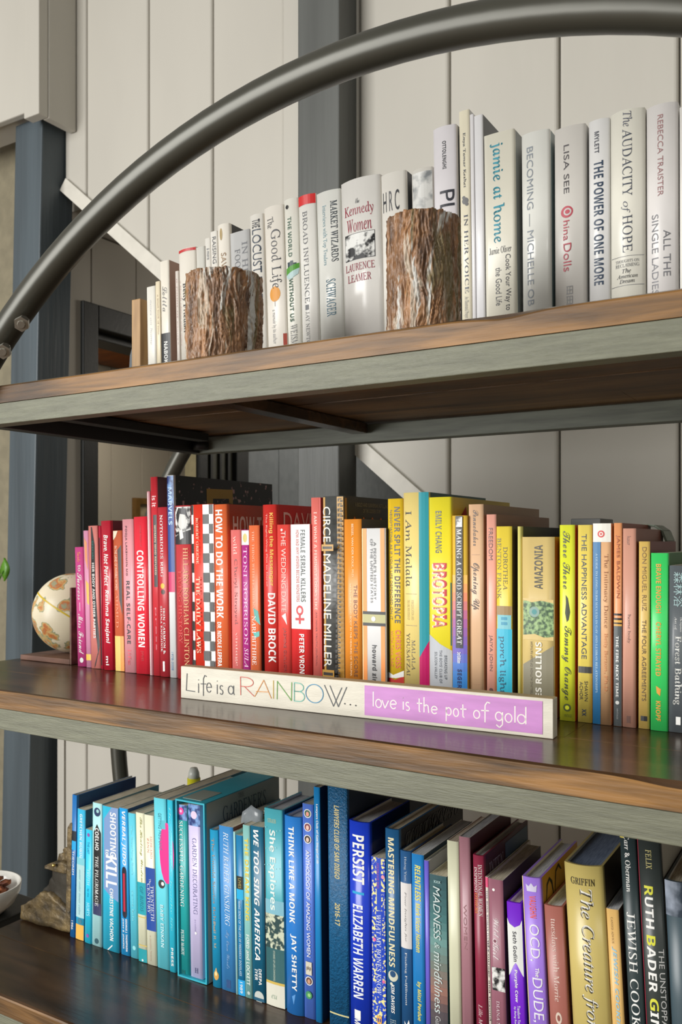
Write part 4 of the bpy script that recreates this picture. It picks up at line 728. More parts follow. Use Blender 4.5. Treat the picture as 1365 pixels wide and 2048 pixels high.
B(2, 743, 770.5, 1712.5, 'pb', (28, 70, 190), (20, 40, 120), 'blue paperback patterned with small yellow and white blossoms', [R(M_floral, 1712, 2100, .02, .98), R((28, 70, 190), 1716, 1820, .4, .72), T('STEPHANIE FOO', 1726, 1776, .42, .58, (190, 90, 130), 's'), R((28, 70, 190), 1822, 1992, .34, .76), T('WHAT MY BONES KNOW', 1828, 1988, .36, .68, W_, 's'), D((230, 150, 170), 1752, .85, .12), D((230, 110, 160), 1880, .2, .12), D((230, 110, 160), 1960, .85, .1), T('B', 2030, 2048, .35, .7, (226, 170, 90), 'b')])
orn = []
B(2, 771, 799.5, 1655, 'hc', (20, 70, 112), (16, 16, 22), 'navy hardcover with cream block title and a black ornamented cover', [T('MASTERING MINDFULNESS', 1675, 1932, .24, .66, (228, 218, 176), 'b'), D((206, 206, 186), 1950, .5, .34), D((20, 70, 112), 1946, .5, .2), D((206, 206, 186), 1966, .4, .1), T('KIM DAVIES', 1966, 2024, .38, .62, W_, 'k'), T('HH', 2036, 2052, .3, .7, (150, 170, 180), 'S')]+[RT('SOSES', .06, .40, .03, .13, (84, 84, 82), 'c'), RT('OSSCSO', .36, .95, .02, .10, (84, 84, 82), 'c')], bx=926, rough=.25)
B(2, 800, 823.5, 1699, 'hc', (24, 70, 116), (90, 60, 60), 'navy hardcover with a long white label in the middle of the spine', [T('Hsing Yun', 1712, 1760, .4, .62, (196, 206, 216), 's'), R((216, 212, 210), 1765, 1895, .03, .97), T('Four Insights for', 1782, 1882, .4, .6, (110, 110, 112), 'i'), T('Finding Fulfillment', 1903, 2008, .38, .6, W_, 's'), G(W_, [(.3, 2040), (.5, 2048), (.7, 2036), (.8, 2052), (.4, 2060)])], bx=905)
B(2, 824, 848, 1706, 'pb', (20, 104, 168), (16, 40, 60), 'blue paperback with bold yellow slanted title', [T('RELENTLESS', 1730, 1802, .26, .74, (230, 216, 90), 'k'), T('Mark Victor Hansen', 1806, 1904, .3, .7, (230, 216, 90), 'k'), T('by Mitzi Perdue', 1962, 2040, .3, .7, (230, 216, 90), 'k')], bx=945, pages=M_pagesg)
B(2, 848.5, 858, 1720, 'pb', (84, 76, 176), (150, 150, 160), 'very thin violet booklet left of the grey green paperback with slanted thin title', [], bx=960, pages=M_pagesg)
B(2, 859.5, 893.5, 1747, 'pb', (38, 78, 84), (26, 50, 56), 'dark green grey paperback turning rusty lower down, thin white slanted title', GR([(1747, (34, 74, 80)), (1830, (60, 108, 110)), (1885, (106, 148, 144)), (1930, (110, 120, 112)), (1985, (150, 104, 92)), (2020, (80, 70, 74)), (2100, (46, 54, 62))], 22)+[ T('MADNESS', 1772, 1878, .26, .66, (200, 212, 210), 'o'), T('&', 1884, 1896, .3, .6, (180, 200, 196), 'o'), T('mindfulness', 1902, 2024, .26, .72, (200, 212, 210), 'o'), T('Guide', 2030, 2060, .3, .6, (190, 190, 190), 'o'), T('xxx', 1760, 1765, .3, .7, (160, 190, 190), 'b', 'h')], d=.14)
B(2, 895, 918, 1680, 'pb', (178, 178, 150), (180, 176, 150), 'blank ivory spine standing between the green grey paperback and a tall mauve book', [], bx=985)
B(2, 919, 940.5, 1672, 'pb', (136, 92, 102), (70, 20, 34), 'tall mauve paperback with faint embossed capitals', [T('WOMEN', 1808, 1898, .3, .58, (156, 112, 118), 'n')], bx=1022, pages=M_pagesg)
B(2, 946.5, 968.5, 1708, 'hc', (118, 28, 50), (60, 24, 34), 'maroon hardcover with two tight lines of white and orange serif capitals', [T('INTENTIONAL WOMEN', 1728, 1830, .5, .84, W_, 's'), T('INSPIRING', 1734, 1784, .14, .42, W_, 's'), T('OTHERS', 1786, 1826, .14, .42, (226, 140, 50), 's'), T('Lille M. Author', 2006, 2090, .3, .66, (220, 200, 200), 'i'), RT('INTEN', .1, .4, .05, .13, (150, 150, 150), 's'), RR((70, 96, 110), .45, .98, .02, .2)], bx=1056, pages=M_pagesg)
B(2, 971.5, 977, 1753, 'pb', (190, 180, 170), None, 'thin worn white booklet with a pink tab beside the maroon script titled paperback', [R((226, 90, 130), 1754, 1774), T('THE BONE WOMAN DANCES', 1780, 1900, .2, .7, (90, 60, 130), 's'), T('of courage and beyond', 1880, 2040, .2, .8, (70, 40, 50), 'S')])
B(2, 977.5, 1006.5, 1756, 'pb', (128, 78, 92), (60, 50, 34), 'dusky maroon paperback with swirling white script and a small photo', [D(W_, 1780, .35, .09), T('Wild', 1836, 1874, .3, .66, (226, 214, 216), 'c'), D((226, 214, 216), 1882, .36, .16), D((128, 78, 92), 1882, .36, .11), T('Girl', 1888, 1918, .2, .62, (226, 214, 216), 'c'), R(M_photo, 1934, 1980, .1, .98), T('DIANA SMITH', 2000, 2080, .36, .58, (216, 200, 204), 's')], bx=1082)
B(2, 1014, 1043.5, 1802, 'hc', (96, 22, 176), (50, 20, 90), 'purple and white hardcover with a rounded white label', [G((224, 226, 222), [(0, 1838), (.14, 1848), (.5, 1854), (.86, 1848), (1, 1838), (1, 1950), (.9, 1946), (.6, 1928), (.5, 1924), (.35, 1930), (.05, 1950), (0, 1952)]), T('Seth Godin', 1862, 1922, .36, .62, (60, 60, 66), 'b'), T('Purple Cow', 1938, 2002, .34, .6, W_, 'b'), T('Transform Your Business', 2008, 2070, .5, .7, W_, 'n'), T('by Being Remarkable', 2012, 2070, .25, .42, W_, 'n')], bulge=.001, pages=M_pages)
B(2, 1045, 1082.5, 1751, 'hc', (132, 96, 190), (176, 132, 40), 'lavender hardcover with a small crown and huge thin white title', [R((226, 206, 150), 1751, 2100, 0, .045), G((206, 200, 226), [(.25, 1782), (.2, 1768), (.36, 1772), (.5, 1765), (.64, 1772), (.8, 1768), (.75, 1782)]), T('VAUGHN', 1790, 1834, .36, .7, (226, 96, 90), 'b'), T('OCD,', 1846, 1920, .22, .8, (230, 228, 236), 'n'), T('The', 1932, 1950, .5, .72, W_, 'b'), T('DUDE,', 1952, 2040, .24, .84, (230, 228, 236), 'n'), RG(M_dark, [(.1, .12), (.13, .05), (.2, .03), (.27, .06), (.3, .14), (.285, .14), (.25, .075), (.2, .045), (.15, .06), (.115, .12)]), RG(M_dark, [(.32, .12), (.36, .03), (.45, .01), (.52, .05), (.5, .05), (.44, .025), (.38, .04), (.335, .12)])], bx=1155, bulge=.002)
B(2, 1089, 1127, 1808, 'hc', (140, 80, 70), (80, 40, 34), 'brick brown hardcover with lower case cream title', [T('tuesdays with Morrie', 1836, 2000, .26, .66, (222, 200, 190), 's'), D((214, 196, 180), 2032, .5, .16, .3), D((140, 80, 70), 2032, .5, .08, .16)], pages=M_pagesg, bulge=.002)
B(2, 1129, 1207, 1722, 'hc', (170, 152, 84), (60, 48, 34), 'very thick gold hardcover with large outlined slanted white title', [T('GRIFFIN', 1754, 1768, .18, .8, (60, 54, 34), 'S', 'h'), T('The Creature from Jekyll', 1776, 2160, .32, .72, (50, 46, 34), 'bi' if False else 'i'), T('The Creature from Jekyll', 1774, 2158, .34, .74, (232, 230, 220), 'i')], pages=mat('blue_page_edges', (128, 144, 170), .8, col2=(96, 110, 136), scale=40, stretch=(30, 1.5, 1.5), contrast=(.3, .6)), bulge=.006, d=.16, rough=.28)
B(2, 1213, 1238, 1816, 'pb', (190, 150, 84), (90, 60, 40), 'slim ochre paperback with silvery foil capitals beside the very thick gold hardcover', [T('CANDID ADVICE', 1834, 1886, .34, .5, (110, 84, 56), 's'), T('JEWISH COOKING', 1892, 2070, .3, .68, (150, 196, 216), 'k')], pages=M_pagesg)
B(2, 1240, 1272, 1664, 'hc', (34, 46, 48), (30, 30, 32), 'tall black hardcover with white serif name and big white serif title', [R((214, 196, 80), 1664, 1676, 0, .3), T('Carr & Oberman', 1668, 1782, .28, .62, W_, 'S'), T('JEWISH COOKING', 1822, 2110, .2, .72, W_, 's')], d=.2)
B(2, 1275, 1322, 1672, 'hc', (38, 44, 42), (190, 186, 170), 'thick black hardcover with bold white name picked out in yellow initials', [R((150, 40, 60), 1672, 2200, 0, .03), T('FELIX', 1698, 1736, .36, .6, (206, 196, 130), 's'), T('R', 1770, 1790, .22, .6, (214, 214, 70), 'b'), T('UTH', 1792, 1854, .22, .58, W_, 'b'), T('B', 1868, 1888, .22, .6, (214, 214, 70), 'b'), T('ADER', 1890, 1980, .22, .58, W_, 'b'), T('G', 1992, 2016, .22, .6, (214, 214, 70), 'b'), T('INSBURG', 2018, 2180, .22, .58, W_, 'b'), T('THE UNSTOPPABLE', 1892, 2080, .7, .92, (190, 190, 188), 'n')], bulge=.003, d=.19)
B(2, 1330, 1382, 1758, 'hc', (50, 66, 74), (40, 50, 56), 'dark slate hardcover with a misty picture at its top in the lower right corner', [R(mat('misty_print', (160, 170, 186), .4, col2=(50, 62, 74), scale=30, contrast=(.4, .6)), 1758, 1832), T('&', 2020, 2030, .6, .8, W_)])
# ------------------------------------------------------------------ other things on the shelves
def bark(px0, px1, ytop, Yc, label):
    c0 = P((px0+px1)/2, ytop, Yc); r = (P(px1, ytop, Yc)-P(px0, ytop, Yc)).length/2*.80
    zb_ = CZ+SH[0]+.0006; front = P((px0+px1)/2, ytop, Yc-r*.8); h = front.z-zb_
    o = thing('bark_bookend', label, 'bookend', (c0.x, Yc, zb_))
    bm = bmesh.new(); NS, NZ = 300, 120; rows = []
    for j in range(NZ+1):
        z = h*j/NZ; row = []
        for i in range(NS):
            a = 2*PI*i/NS; ca, sa = math.cos(a), math.sin(a)
            wob = .25*noise.noise(Vector((ca*2+px0, sa*2, z*22)))
            ph = a+wob
            c2, s2 = math.cos(ph), math.sin(ph)
            r1 = 1-2.2*abs(noise.noise(Vector((c2*6+px0, s2*6, z*9))))
            r2 = 1-2.2*abs(noise.noise(Vector((c2*14+px0, s2*14, z*26))))
            fine = noise.noise(Vector((c2*34, s2*34, z*170)))
            rr = r*(1+.035*r1+.05*r2+.035*fine+.03*(1-2.2*abs(noise.noise(Vector((c2*26, s2*26, z*60))))))
            if j in (NZ,): rr *= .985
            zz = z+(.0022*noise.noise(Vector((ca*5, sa*5, 3))) if j > NZ-3 else 0)
            row.append(bm.verts.new((rr*ca, rr*sa, zz)))
        rows.append(row)
    for j in range(NZ):
        for i in range(NS):
            f = bm.faces.new((rows[j][i], rows[j][(i+1) % NS], rows[j+1][(i+1) % NS], rows[j+1][i])); f.smooth = True
    bm.faces.new(rows[0][::-1])
    obj('bark', bm, M_bark, o)
    bm = bmesh.new(); ring = [bm.verts.new((r*.99*math.cos(2*PI*i/60), r*.99*math.sin(2*PI*i/60), h-.0015)) for i in range(60)]
    bm.faces.new(ring); ring2 = [bm.verts.new((v.co.x, v.co.y, h-.004)) for v in ring]; bm.faces.new(ring2[::-1])
    for i in range(60): bm.faces.new((ring2[i], ring2[(i+1) % 60], ring[(i+1) % 60], ring[i]))
    obj('sawn_top', bm, mat('sawn_wood', (170, 140, 100), .7, var=.1), o)
def bark_mat():
    m = mat('painted_bark', (160, 116, 76), .42, col2=(60, 38, 22), scale=90, bump=.9, bscale=220, stretch=(1, 1, .22), contrast=(.3, .66), detail=9)
    nt = m.node_tree; b = nt.nodes['Principled BSDF']; ramp = [n for n in nt.nodes if n.type == 'VALTORGB'][0]
    tc = [n for n in nt.nodes if n.type == 'TEX_COORD'][0]
    mp = nt.nodes.new('ShaderNodeMapping'); mp.inputs['Scale'].default_value = (1, 1, .16); nt.links.new(tc.outputs['Object'], mp.inputs[0])
    last_ = ramp.outputs[0]
    for sc, lo, hi, dist, colr in ((36, .60, .63, 1.6, (196, 196, 190)), (90, .57, .62, 1.0, (176, 160, 140)), (50, .60, .66, .8, (110, 96, 60))):
        n = nt.nodes.new('ShaderNodeTexNoise'); n.inputs['Scale'].default_value = sc; n.inputs['Detail'].default_value = 8; n.inputs['Distortion'].default_value = dist
        nt.links.new(mp.outputs[0], n.inputs['Vector'])
        r = nt.nodes.new('ShaderNodeValToRGB'); r.color_ramp.elements[0].position = lo; r.color_ramp.elements[1].position = hi
        r.color_ramp.elements[0].color = (0, 0, 0, 1); r.color_ramp.elements[1].color = (.9, .9, .9, 1)
        nt.links.new(n.outputs['Fac'], r.inputs[0])
        x = nt.nodes.new('ShaderNodeMixRGB'); nt.links.new(r.outputs[0], x.inputs[0]); nt.links.new(last_, x.inputs[1]); x.inputs[2].default_value = (*lin(colr), 1)
        last_ = x.outputs[0]
    nt.links.new(last_, b.inputs['Base Color']); return m
M_bark = bark_mat()
bark(381, 517, 533, .762, 'shorter bark covered log bookend left of the serif titled balloon book')
bark(772, 922, 420, .762, 'taller bark covered log bookend right of the thick crimson titled book')
# sign ----------------------------------------------------------------------
A = Pz(362, 1396, CZ+SH[1]); Bq = Pz(1107, 1479, CZ+SH[1])
L = (Bq-A).length; ang = math.atan2(Bq.y-A.y, Bq.x-A.x); SHT = .0378
sg = thing('wooden_sign', 'long white wooden block sign with rainbow coloured lettering and a lilac panel', 'sign', (A.x, A.y, CZ+SH[1]+.0003), (0, 0, ang))
bm = bmesh.new(); add_box(bm, 0, L, 0, .015, 0, SHT, 0, .0006)
msg = mat('whitewashed_block', (212, 206, 190), .5, var=.05, scale=10, stretch=(2, 10, 10), bump=.15)
o = obj('block', bm, [msg], sg)
box('raw_edge_top', .0008, L-.0008, .0006, .0144, SHT, SHT+.0003, mat('raw_edge', (170, 150, 118), .6, var=.1), sg)
def sx(px):   # photo column -> distance along the sign
    u = (px-682.5)/F; dx, dy = (-ST+CT*u), (CT+ST*u)
    # A + s*(cos,sin) parallel to (dx,dy)
    c, s = math.cos(ang), math.sin(ang)
    return (A.x*dy-A.y*dx)/(s*dx-c*dy)
def signz(px, py):
    s = sx(px); p = Vector((A.x+s*math.cos(ang), A.y+s*math.sin(ang), 0)); t = -ST*p.x+CT*p.y
    return (HY-py)/F*t-SH[1]
pan0, pan1 = sx(730), sx(1086)
box('lilac_panel', pan0, pan1, -.0005, .0001, .0035, SHT-.0028, mat('lilac_paint', (196, 134, 196), .5, var=.05, scale=12, stretch=(2, 10, 10)), sg)
def stroke(name, lines, wd, colr, y=-.0005, depth=.0004):
    bm = bmesh.new()
    for ln in lines:
        n = len(ln)
        for i in range(n):
            a = Vector((ln[i][0], ln[i][1]))
            ring = [bm.verts.new((a.x+wd/2*math.cos(2*PI*k/10), y, a.y+wd/2*math.sin(2*PI*k/10))) for k in range(10)]
            bm.faces.new(ring)
            if i < n-1:
                b = Vector((ln[i+1][0], ln[i+1][1])); d = b-a
                if d.length < 1e-6: continue
                q = Vector((-d.y, d.x)).normalized()*wd/2
                bm.faces.new([bm.verts.new((p.x, y-.00002, p.y)) for p in (a+q, a-q, b-q, b+q)])
    return obj(name, bm, ink(colr), sg)
def el(cx, cy, rx, ry, a0=0, a1=360, n=20):
    return [(cx+rx*math.cos(math.radians(a0+(a1-a0)*i/n)), cy+ry*math.sin(math.radians(a0+(a1-a0)*i/n))) for i in range(n+1)]
GL = {
 'L': [[(0.1, 1), (0, 0.02), (1, 0)]], 'i': [[(0.5, .55), (.5, 0)], [(.5, .78), (.52, .79)]],
 'f': [[(1, .95), (.7, 1), (.45, .8), (.45, -.15)], [(0, .5), (.9, .52)]],
 'e': [[(.05, .3), (.95, .34)]+el(.5, .3, .46, .28, 5, 320)],
 's': [el(.5, .42, .38, .13, 40, 230, 10)+el(.5, .14, .4, .14, 80, -140, 10)],
 'a': [el(.45, .27, .42, .26), [(.9, .55), (.9, .1), (1, 0)]],
 'R': [[(.02, 0), (0, 1)]+el(.35, .74, .6, .26, 90, -90, 14)+[(0, .48)], [(.3, .48), (1, 0)]],
 'A': [[(0, 0), (.55, 1), (1, 0)], [(.1, .3), (.85, .34)]], 'I': [[(.5, 1), (.5, 0)]],
 'N': [[(0, 0), (.02, 1), (.98, 0), (1, 1)]],
 'B': [[(0, 0), (0, 1)]+el(.4, .77, .5, .23, 90, -90, 12)+[(0, .54)], [(0, .54)]+el(.45, .27, .55, .27, 90, -90, 12)+[(0, 0)]],
 'O': [el(.5, .5, .5, .5, 0, 360, 32)],
 'W': [[(0, 1), (.41, 0), (.78, .95)], [(.25, 1), (.63, 0), (1, 1)]],
 '.': [[(.5, .05), (.52, .05)]], 'l': [[(.5, 1), (.5, 0)]],
 'o': [el(.5, .27, .46, .27)], 'v': [[(0, .52), (.45, 0), (1, .54)]],
 't': [[(.4, .9), (.42, .05), (.6, 0)], [(0, .56), (.95, .58)]], 'h': [[(.1, 1), (.1, 0)], [(.1, .35), (.4, .52), (.75, .45), (.85, 0)]],
 'p': [[(.1, .55), (.1, -.4)], el(.5, .27, .4, .26)], 'g': [el(.42, .27, .4, .26), [(.85, .55), (.85, -.2), (.5, -.4), (.1, -.25)]],
 'd': [el(.42, .27, .4, .26), [(.86, 1), (.86, 0)]]}
def put(ch, px0, px1, ytop, ybase, wd, colr, nm):
    """one letter between two columns; ytop/ybase = cap line and base line in the photo"""
    s0, s1 = sx(px0), sx(px1); pm = (px0+px1)/2
    zt_, zb_ = signz(pm, ytop), signz(pm, ybase)
    lines = [[(s0+(s1-s0)*a, zb_+(zt_-zb_)*c) for a, c in ln] for ln in GL[ch]]
    stroke(nm, lines, wd, colr)
def c5(x): return 365+x/2.73
def y5(y): return 1310+y/2.73
for ch, a, b, yt_, yb_ in (('L', 22, 68, 105, 198), ('i', 80, 98, 118, 206), ('f', 102, 132, 112, 208), ('e', 132, 160, 116, 206), ('i', 182, 200, 125, 212), ('s', 204, 224, 128, 216), ('a', 250, 284, 130, 216)):
    put(ch, c5(a), c5(b), y5(yt_), y5(yb_), .0010, (50, 54, 56), 'sign_lettering')
for ch, a, b, yt_, yb_, cc in (('R', 318, 392, 124, 222, (196, 84, 66)), ('A', 396, 486, 138, 232, (206, 138, 60)), ('I', 492, 504, 142, 238, (196, 164, 60)), ('N', 518, 598, 148, 246, (96, 156, 60)), ('B', 612, 668, 155, 255, (96, 176, 160)), ('O', 675, 770, 162, 262, (40, 130, 170)), ('W', 777, 898, 172, 282, (70, 76, 80))):
    put(ch, c5(a), c5(b), y5(yt_), y5(yb_), .0009, cc, 'sign_lettering')
for a, yb_ in ((888, 272), (918, 277), (948, 282)): put('.', c5(a-6), c5(a+6), y5(yb_-100), y5(yb_), .0016, (50, 54, 56), 'sign_lettering')
def c4(x): return 865+x/2.73
def y4(y): return 1380+y/2.73
wl_ = (232, 228, 218)
for ch, a, b, yt_, yb_ in (('l', 1038, 1050, 200, 282), ('o', 1056, 1090, 205, 288), ('v', 1092, 1128, 210, 292), ('e', 1136, 1172, 214, 296), ('i', 1200, 1216, 218, 300), ('s', 1220, 1244, 222, 304), ('t', 1282, 1314, 230, 312), ('h', 1318, 1352, 232, 316)):
    put(ch, c5(a), c5(b), y5(yt_), y5(yb_), .0011, wl_, 'sign_lettering')
for ch, a, b, yt_, yb_ in (('e', -4, 30, 60, 132), ('p', 74, 108, 60, 140), ('o', 116, 146, 66, 146), ('t', 154, 190, 72, 150), ('o', 226, 262, 76, 156), ('f', 268, 316, 66, 164), ('g', 346, 392, 80, 170), ('o', 398, 438, 90, 178), ('l', 446, 460, 88, 180), ('d', 466, 520, 92, 186)):
    put(ch, c4(a), c4(b), y4(yt_), y4(yb_), .0011, wl_, 'sign_lettering')
# globe bookend ---------------------------------------------------------------
gz = CZ+SH[1]+.0003
gb = thing('globe_bookend', 'small antique style globe on a wooden bookend at the left end of the middle shelf', 'globe', (-1.094, .968, gz))
wdm = mat('walnut_wood', (128, 92, 76), .45, col2=(84, 58, 48), scale=6, stretch=(3, 12, 12), contrast=(.3, .7))
box('base', -.056, .0565, -.055, .050, 0, .008, wdm, gb, .001)
box('upright', .0568, .0605, -.055, .050, 0, .117, wdm, gb, .001)
mg_ = bpy.data.materials.new('antique_globe_print'); mg_.use_nodes = True; nt = mg_.node_tree; b = nt.nodes['Principled BSDF']; b.inputs['Roughness'].default_value = .35
tc = nt.nodes.new('ShaderNodeTexCoord')
n1 = nt.nodes.new('ShaderNodeTexNoise'); n1.inputs['Scale'].default_value = 26; n1.inputs['Detail'].default_value = 9; nt.links.new(tc.outputs['Object'], n1.inputs['Vector'])
r1 = nt.nodes.new('ShaderNodeValToRGB'); cr = r1.color_ramp
cr.elements[0].position = .0; cr.elements[0].color = (*lin((226, 214, 184)), 1)
cr.elements[1].position = 1; cr.elements[1].color = (*lin((150, 84, 40)), 1)
for p, c in ((.485, (224, 212, 184)), (.495, (120, 140, 116)), (.52, (206, 176, 116)), (.56, (190, 104, 50)), (.61, (150, 160, 130)), (.65, (176, 96, 44)), (.73, (120, 140, 130))):
    e = cr.elements.new(p); e.color = (*lin(c), 1)
nt.links.new(n1.outputs['Fac'], r1.inputs[0]); nt.links.new(r1.outputs[0], b.inputs['Base Color'])
gc = Vector((0, .003, .0725)); GR = .0635
bm = bmesh.new(); bmesh.ops.create_uvsphere(bm, u_segments=64, v_segments=40, radius=GR)
gs = obj('globe_sphere', bm, mg_, gb, True); gs.location = gc; gs.rotation_euler = (math.radians(-10), math.radians(31), .4)
bm = bmesh.new(); N_ = 90; ring = []
for i in range(N_):
    a = 2*PI*i/N_; ring.append([bm.verts.new((rr*math.cos(a), rr*math.sin(a), zz)) for rr, zz in ((GR-.0002, -.0012), (GR+.0003, -.0012), (GR+.0003, .0012), (GR-.0002, .0012))])
for i in range(N_):
    for k in range(4): bm.faces.new((ring[i][k], ring[i][(k+1) % 4], ring[(i+1) % N_][(k+1) % 4], ring[(i+1) % N_][k]))
bmesh.ops.recalc_face_normals(bm, faces=bm.faces)
eq = obj('equator_line', bm, ink((206, 176, 30)), gb); eq.location = gc; eq.rotation_euler = gs.rotation_euler
bm = bmesh.new(); tube(bm, [(-.0, .003, .0075), (-.002, .003, .0112)], .006, 14); obj('support_pin', bm, M_bolt, gb)
# bronze bookend ---------------------------------------------------------------
M_brz = mat('aged_bronze_stone', (132, 112, 74), .5, col2=(52, 46, 38), scale=45, metal=.25, bump=1.0, bscale=130, contrast=(.3, .7), detail=8)
bo = thing('bronze_bookend', 'weathered bronze bookend shaped like a rocky tower at the left of the blue books', 'bookend', (P(95, 1850, .872).x, .872, CZ+SH[2]+.0005))
def q4(x, y, Y=.872):
    p = P(x/4.375, 1580+y/4.375, Y); return Vector((p.x-bo.location.x, Y-.872, max(0, p.z-bo.location.z)))
def rough(bm, amp, sc):
    for v in bm.verts:
        n = noise.noise_vector(v.co*sc); v.co += n*amp
        v.co.z = max(v.co.z, 0)
def prof(name, pts, y0, y1, amp=.0012, cuts=5):
    cuts += 2
    bm = bmesh.new()
    vs = [q4(x, y) for x, y in pts]
    for v in vs: v.y = y0
    prism(bm, vs, Vector((0, y1-y0, 0)))
    bmesh.ops.triangulate(bm, faces=bm.faces)
    bmesh.ops.subdivide_edges(bm, edges=bm.edges, cuts=cuts, use_grid_fill=True)
    rough(bm, amp, 130); return obj(name, bm, M_brz, bo, True)
prof('rocky_base', [(182, 1130), (186, 1020), (240, 985), (300, 950), (350, 900), (420, 900), (560, 1040), (608, 1060), (608, 1245)], 0, .075, .0022)
M_keep = M_brz; M_brz = mat('dark_bronze', (66, 62, 54), .42, var=.15, scale=30, metal=.3, bump=.4, bscale=60)
prof('tower', [(330, 900), (385, 840), (415, 770), (420, 715), (560, 715), (560, 1060), (420, 1000)], .008, .06, .0012)
M_brz = M_keep
prof('tower_ledge', [(380, 690), (378, 665), (440, 640), (520, 640), (575, 660), (572, 740), (520, 730), (430, 705)], .002, .064, .0012)
prof('carved_figure', [(440, 640), (448, 590), (490, 570), (495, 540), (545, 520), (560, 480), (580, 500), (578, 650)], .012, .05, .003, 6)
prof('upright_plate', [(576, 1100), (590, 330), (612, 290), (630, 290), (612, 1240), (580, 1200)], .0, .08, .0007)
bm = bmesh.new(); bmesh.ops.create_uvsphere(bm, u_segments=16, v_segments=10, radius=.0028)
gk = obj('gold_bead', bm, mat('bright_gold', (230, 200, 120), .2, metal=.9), bo, True); gk.location = q4(480, 655)+Vector((0, -.002, 0))
# bowl of potpourri on a side table ---------------------------------------------
st = thing('side_table', 'dark side table beyond the left end of the bottom shelf', 'table', (-1.29, .86, 0))
box('table_top', -.13, .132, -.115, .11, CZ-.625, CZ-.592, M_dark, st, .004)
for a in (-.11, .11):
    for c in (-.09, .09): box('leg', a-.013, a+.013, c-.013, c+.013, 0, CZ-.6252, M_dark, st, .002)
bw = thing('white_bowl', 'white ceramic bowl on the dark side table at the lower left edge', 'bowl', (-1.207, .885, CZ-.5917))
bm = bmesh.new()
lathe(bm, [(.0001, 0), (.032, 0), (.036, .004), (.050, .016), (.058, .032), (.060, .046), (.0575, .046), (.0555, .032), (.044, .020), (.028, .010), (.0001, .008)], 48)
obj('bowl_shell', bm, mat('glazed_ceramic', (222, 220, 212), .2, var=.02), bw)
bm = bmesh.new()
for k in range(60):
    random.seed(100+k); a = random.uniform(0, 2*PI); r = .038*math.sqrt(random.random())
    q = bmesh.ops.create_icosphere(bm, subdivisions=1, radius=.010)['verts']
    for v in q: v.co = Vector((v.co.x*1.2, v.co.y*.8, v.co.z*.22+5*v.co.x*v.co.x))
    from mathutils import Euler
    bmesh.ops.transform(bm, matrix=Matrix.Translation((r*math.cos(a), r*math.sin(a), .024+random.uniform(0, .014)+r*.25)) @ Euler((random.uniform(-.8, .8), random.uniform(-.8, .8), a)).to_matrix().to_4x4(), verts=q)
pp = obj('potpourri', bm, mat('dried_petals', (170, 100, 60), .7, col2=(96, 50, 34), scale=60, contrast=(.4, .6)), None, True); pp.location = (-1.207, .885, CZ-.5917)
tag(pp, 'brown dried potpourri heaped inside the white bowl', 'potpourri'); pp['kind'] = 'stuff'
# curved metal strap and grey block behind the green book ----------------------
sb2 = thing('metal_strap_bookend', 'curved grey green metal strap behind the vivid green book', 'bookend', (P(1320, 1200, 1.02).x, 1.02, CZ+SH[1]+.0003))
def sp(x, y): p = P(x, y, 1.02); return (p.x-sb2.location.x, p.z-sb2.location.z)
pts = [sp(1262, 1054), sp(1285, 1050), sp(1310, 1052), sp(1325, 1062), sp(1333, 1082), sp(1334, 1110), sp(1334, 1200), sp(1334, 1280)]
pts[-1] = (pts[-1][0], 0.0)
bm = bmesh.new()
for (a, c), (a2, c2) in zip(pts, pts[1:]):
    d = Vector((a2-a, 0, c2-c)); n = Vector((-d.z, 0, d.x)).normalized()*.0012
    prism(bm, [Vector((a, 0, c))+n, Vector((a2, 0, c2))+n, Vector((a2, 0, c2))-n, Vector((a, 0, c))-n], Vector((0, .045, 0)))
obj('strap', bm, mat('painted_metal', (112, 122, 106), .4, metal=.3, var=.12, scale=30), sb2)
# plain grey box standing behind the mustard book
q = P(1172, 1037, 1.05); gbk = thing('grey_storage_box', 'small grey box corner showing above the mustard yellow paperback', 'box', (q.x, 1.05, CZ+SH[1]+.0003))
box('body', -.018, .018, 0, .06, 0, q.z-CZ-SH[1]-.0003, mat('grey_card', (120, 122, 120), .5), gbk, .001)
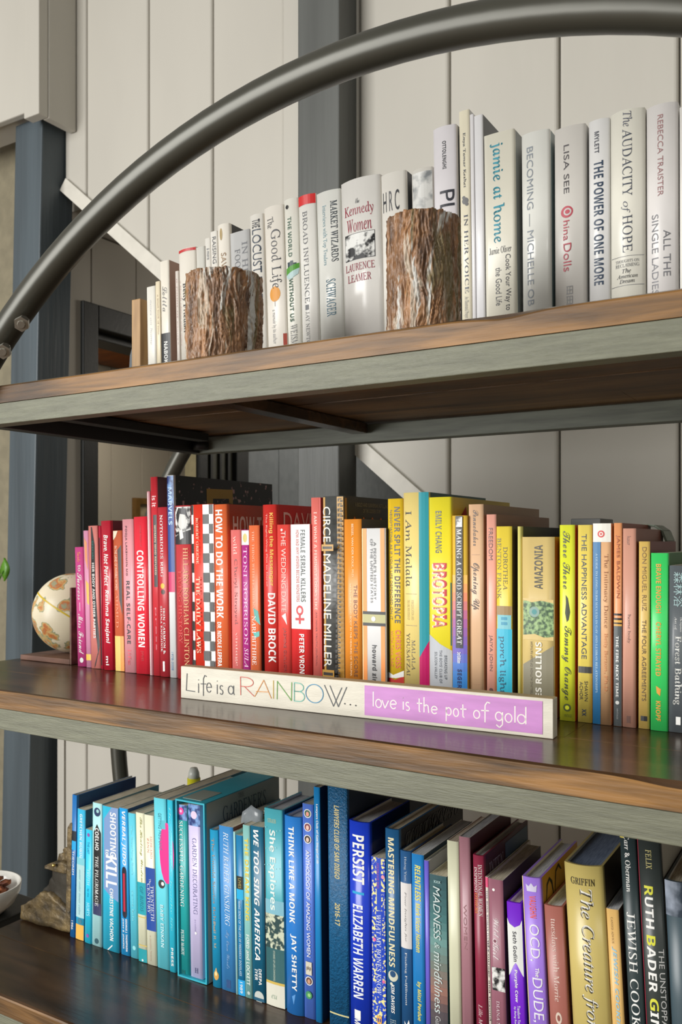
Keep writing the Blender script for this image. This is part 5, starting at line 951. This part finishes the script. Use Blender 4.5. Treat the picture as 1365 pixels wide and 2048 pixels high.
# plant leaves at the left edge --------------------------------------------------
lp = P(-18, 1148, 1.3); pl_ = thing('potted_plant', 'green leafy plant peeking in at the left edge beside the slate post', 'plant', (lp.x-.05, 1.3, CZ-.35))
bm = bmesh.new(); lathe(bm, [(.0001, 0), (.035, 0), (.045, .08), (.042, .08), (.0001, .075)], 24); obj('pot', bm, mat('terracotta', (150, 96, 70), .7), pl_)
for k in range(7):
    a = k*.9; bm = bmesh.new(); n = 8; vs = []
    tip = Vector((.07*math.cos(a), .05*math.sin(a), .24+.07*math.sin(k*2.1)))
    if k == 0: tip = Vector((lp.x+.012-pl_.location.x, 0, lp.z-pl_.location.z+.02))
    base = Vector((0, 0, .075))
    tube(bm, [base, base.lerp(tip, .5)+Vector((0, 0, .02)), tip-Vector((0, 0, .02))], .0012, 6); obj('leaf_stem', bm, mat('stem_green', (60, 110, 30), .5), pl_)
    bm = bmesh.new(); 
    for i in range(n+1):
        t_ = i/n; wv = .017*math.sin(PI*min(1, t_*1.02))+.0003
        vs.append([bm.verts.new(tip+Vector((s_*wv, .004*abs(s_), -.045+.055*t_))) for s_ in (-1, 0, 1)])
    for i in range(n):
        for c in (0, 1): bm.faces.new((vs[i][c], vs[i][c+1], vs[i+1][c+1], vs[i+1][c]))
    lf = obj('leaf', bm, mat('leaf_green', (88, 140, 30), .4, var=.1), pl_, True); s_m = lf.modifiers.new('thick', 'SOLIDIFY'); s_m.thickness = .0006
# yellow capped clear tube behind the slipcase, curled plastic bookmark, torn jacket -----
q = P(388, 1592, 1.12); o = thing('plastic_tube', 'clear tube with a yellow base behind the tall aqua book', 'container', (q.x, 1.12, CZ+SH[2]+.0003))
zt_ = P(388, 1536, 1.12).z-CZ-SH[2]
bm = bmesh.new(); lathe(bm, [(.0001, 0), (.011, 0), (.011, zt_-.017), (.0001, zt_-.017)], 20); obj('tube_base', bm, mat('yellow_plastic', (214, 206, 40), .4), o)
bm = bmesh.new(); lathe(bm, [(.0001, zt_-.0165), (.010, zt_-.0165), (.009, zt_-.008), (.006, zt_), (.0001, zt_)], 20); obj('tube_cap', bm, mat('milky_plastic', (196, 198, 190), .3), o)
def sheet(name, pts, Y, label, m, cat, curl=.012):
    """thin curled strip tucked between books: photo points -> bent strip with thickness"""
    w = [P(x, y, Y) for x, y in pts]; o = w[0]
    bm = bmesh.new(); vs = [bm.verts.new(p-o) for p in w]; bm.faces.new(vs)
    bmesh.ops.triangulate(bm, faces=bm.faces); bmesh.ops.subdivide_edges(bm, edges=bm.edges, cuts=3, use_grid_fill=True)
    for v in bm.verts: v.co.y += curl*math.sin(v.co.x*160)+.3*curl*math.sin(v.co.z*200)
    ob = obj(name, bm, m, None, True); ob.location = o; md = ob.modifiers.new('thick', 'SOLIDIFY'); md.thickness = .0004
    return tag(ob, label, cat)
sheet('plastic_bookmark', [(478, 1665), (484, 1624), (503, 1610), (527, 1622), (526, 1655), (505, 1668)], .892, 'crumpled clear grey plastic slip sticking up above the thin blue booklets', mat('clear_film', (124, 130, 134), .25, var=.1), 'bookmark', .003)
sheet('torn_jacket', [(1232, 1720), (1226, 1702), (1212, 1690), (1206, 1672), (1204, 1655), (1238, 1655), (1238, 1720)], 1.0, 'torn cream paper jacket flap left of the tall black hardcover', cover((206, 202, 180), .6), 'paper', .002)
flush_texts()
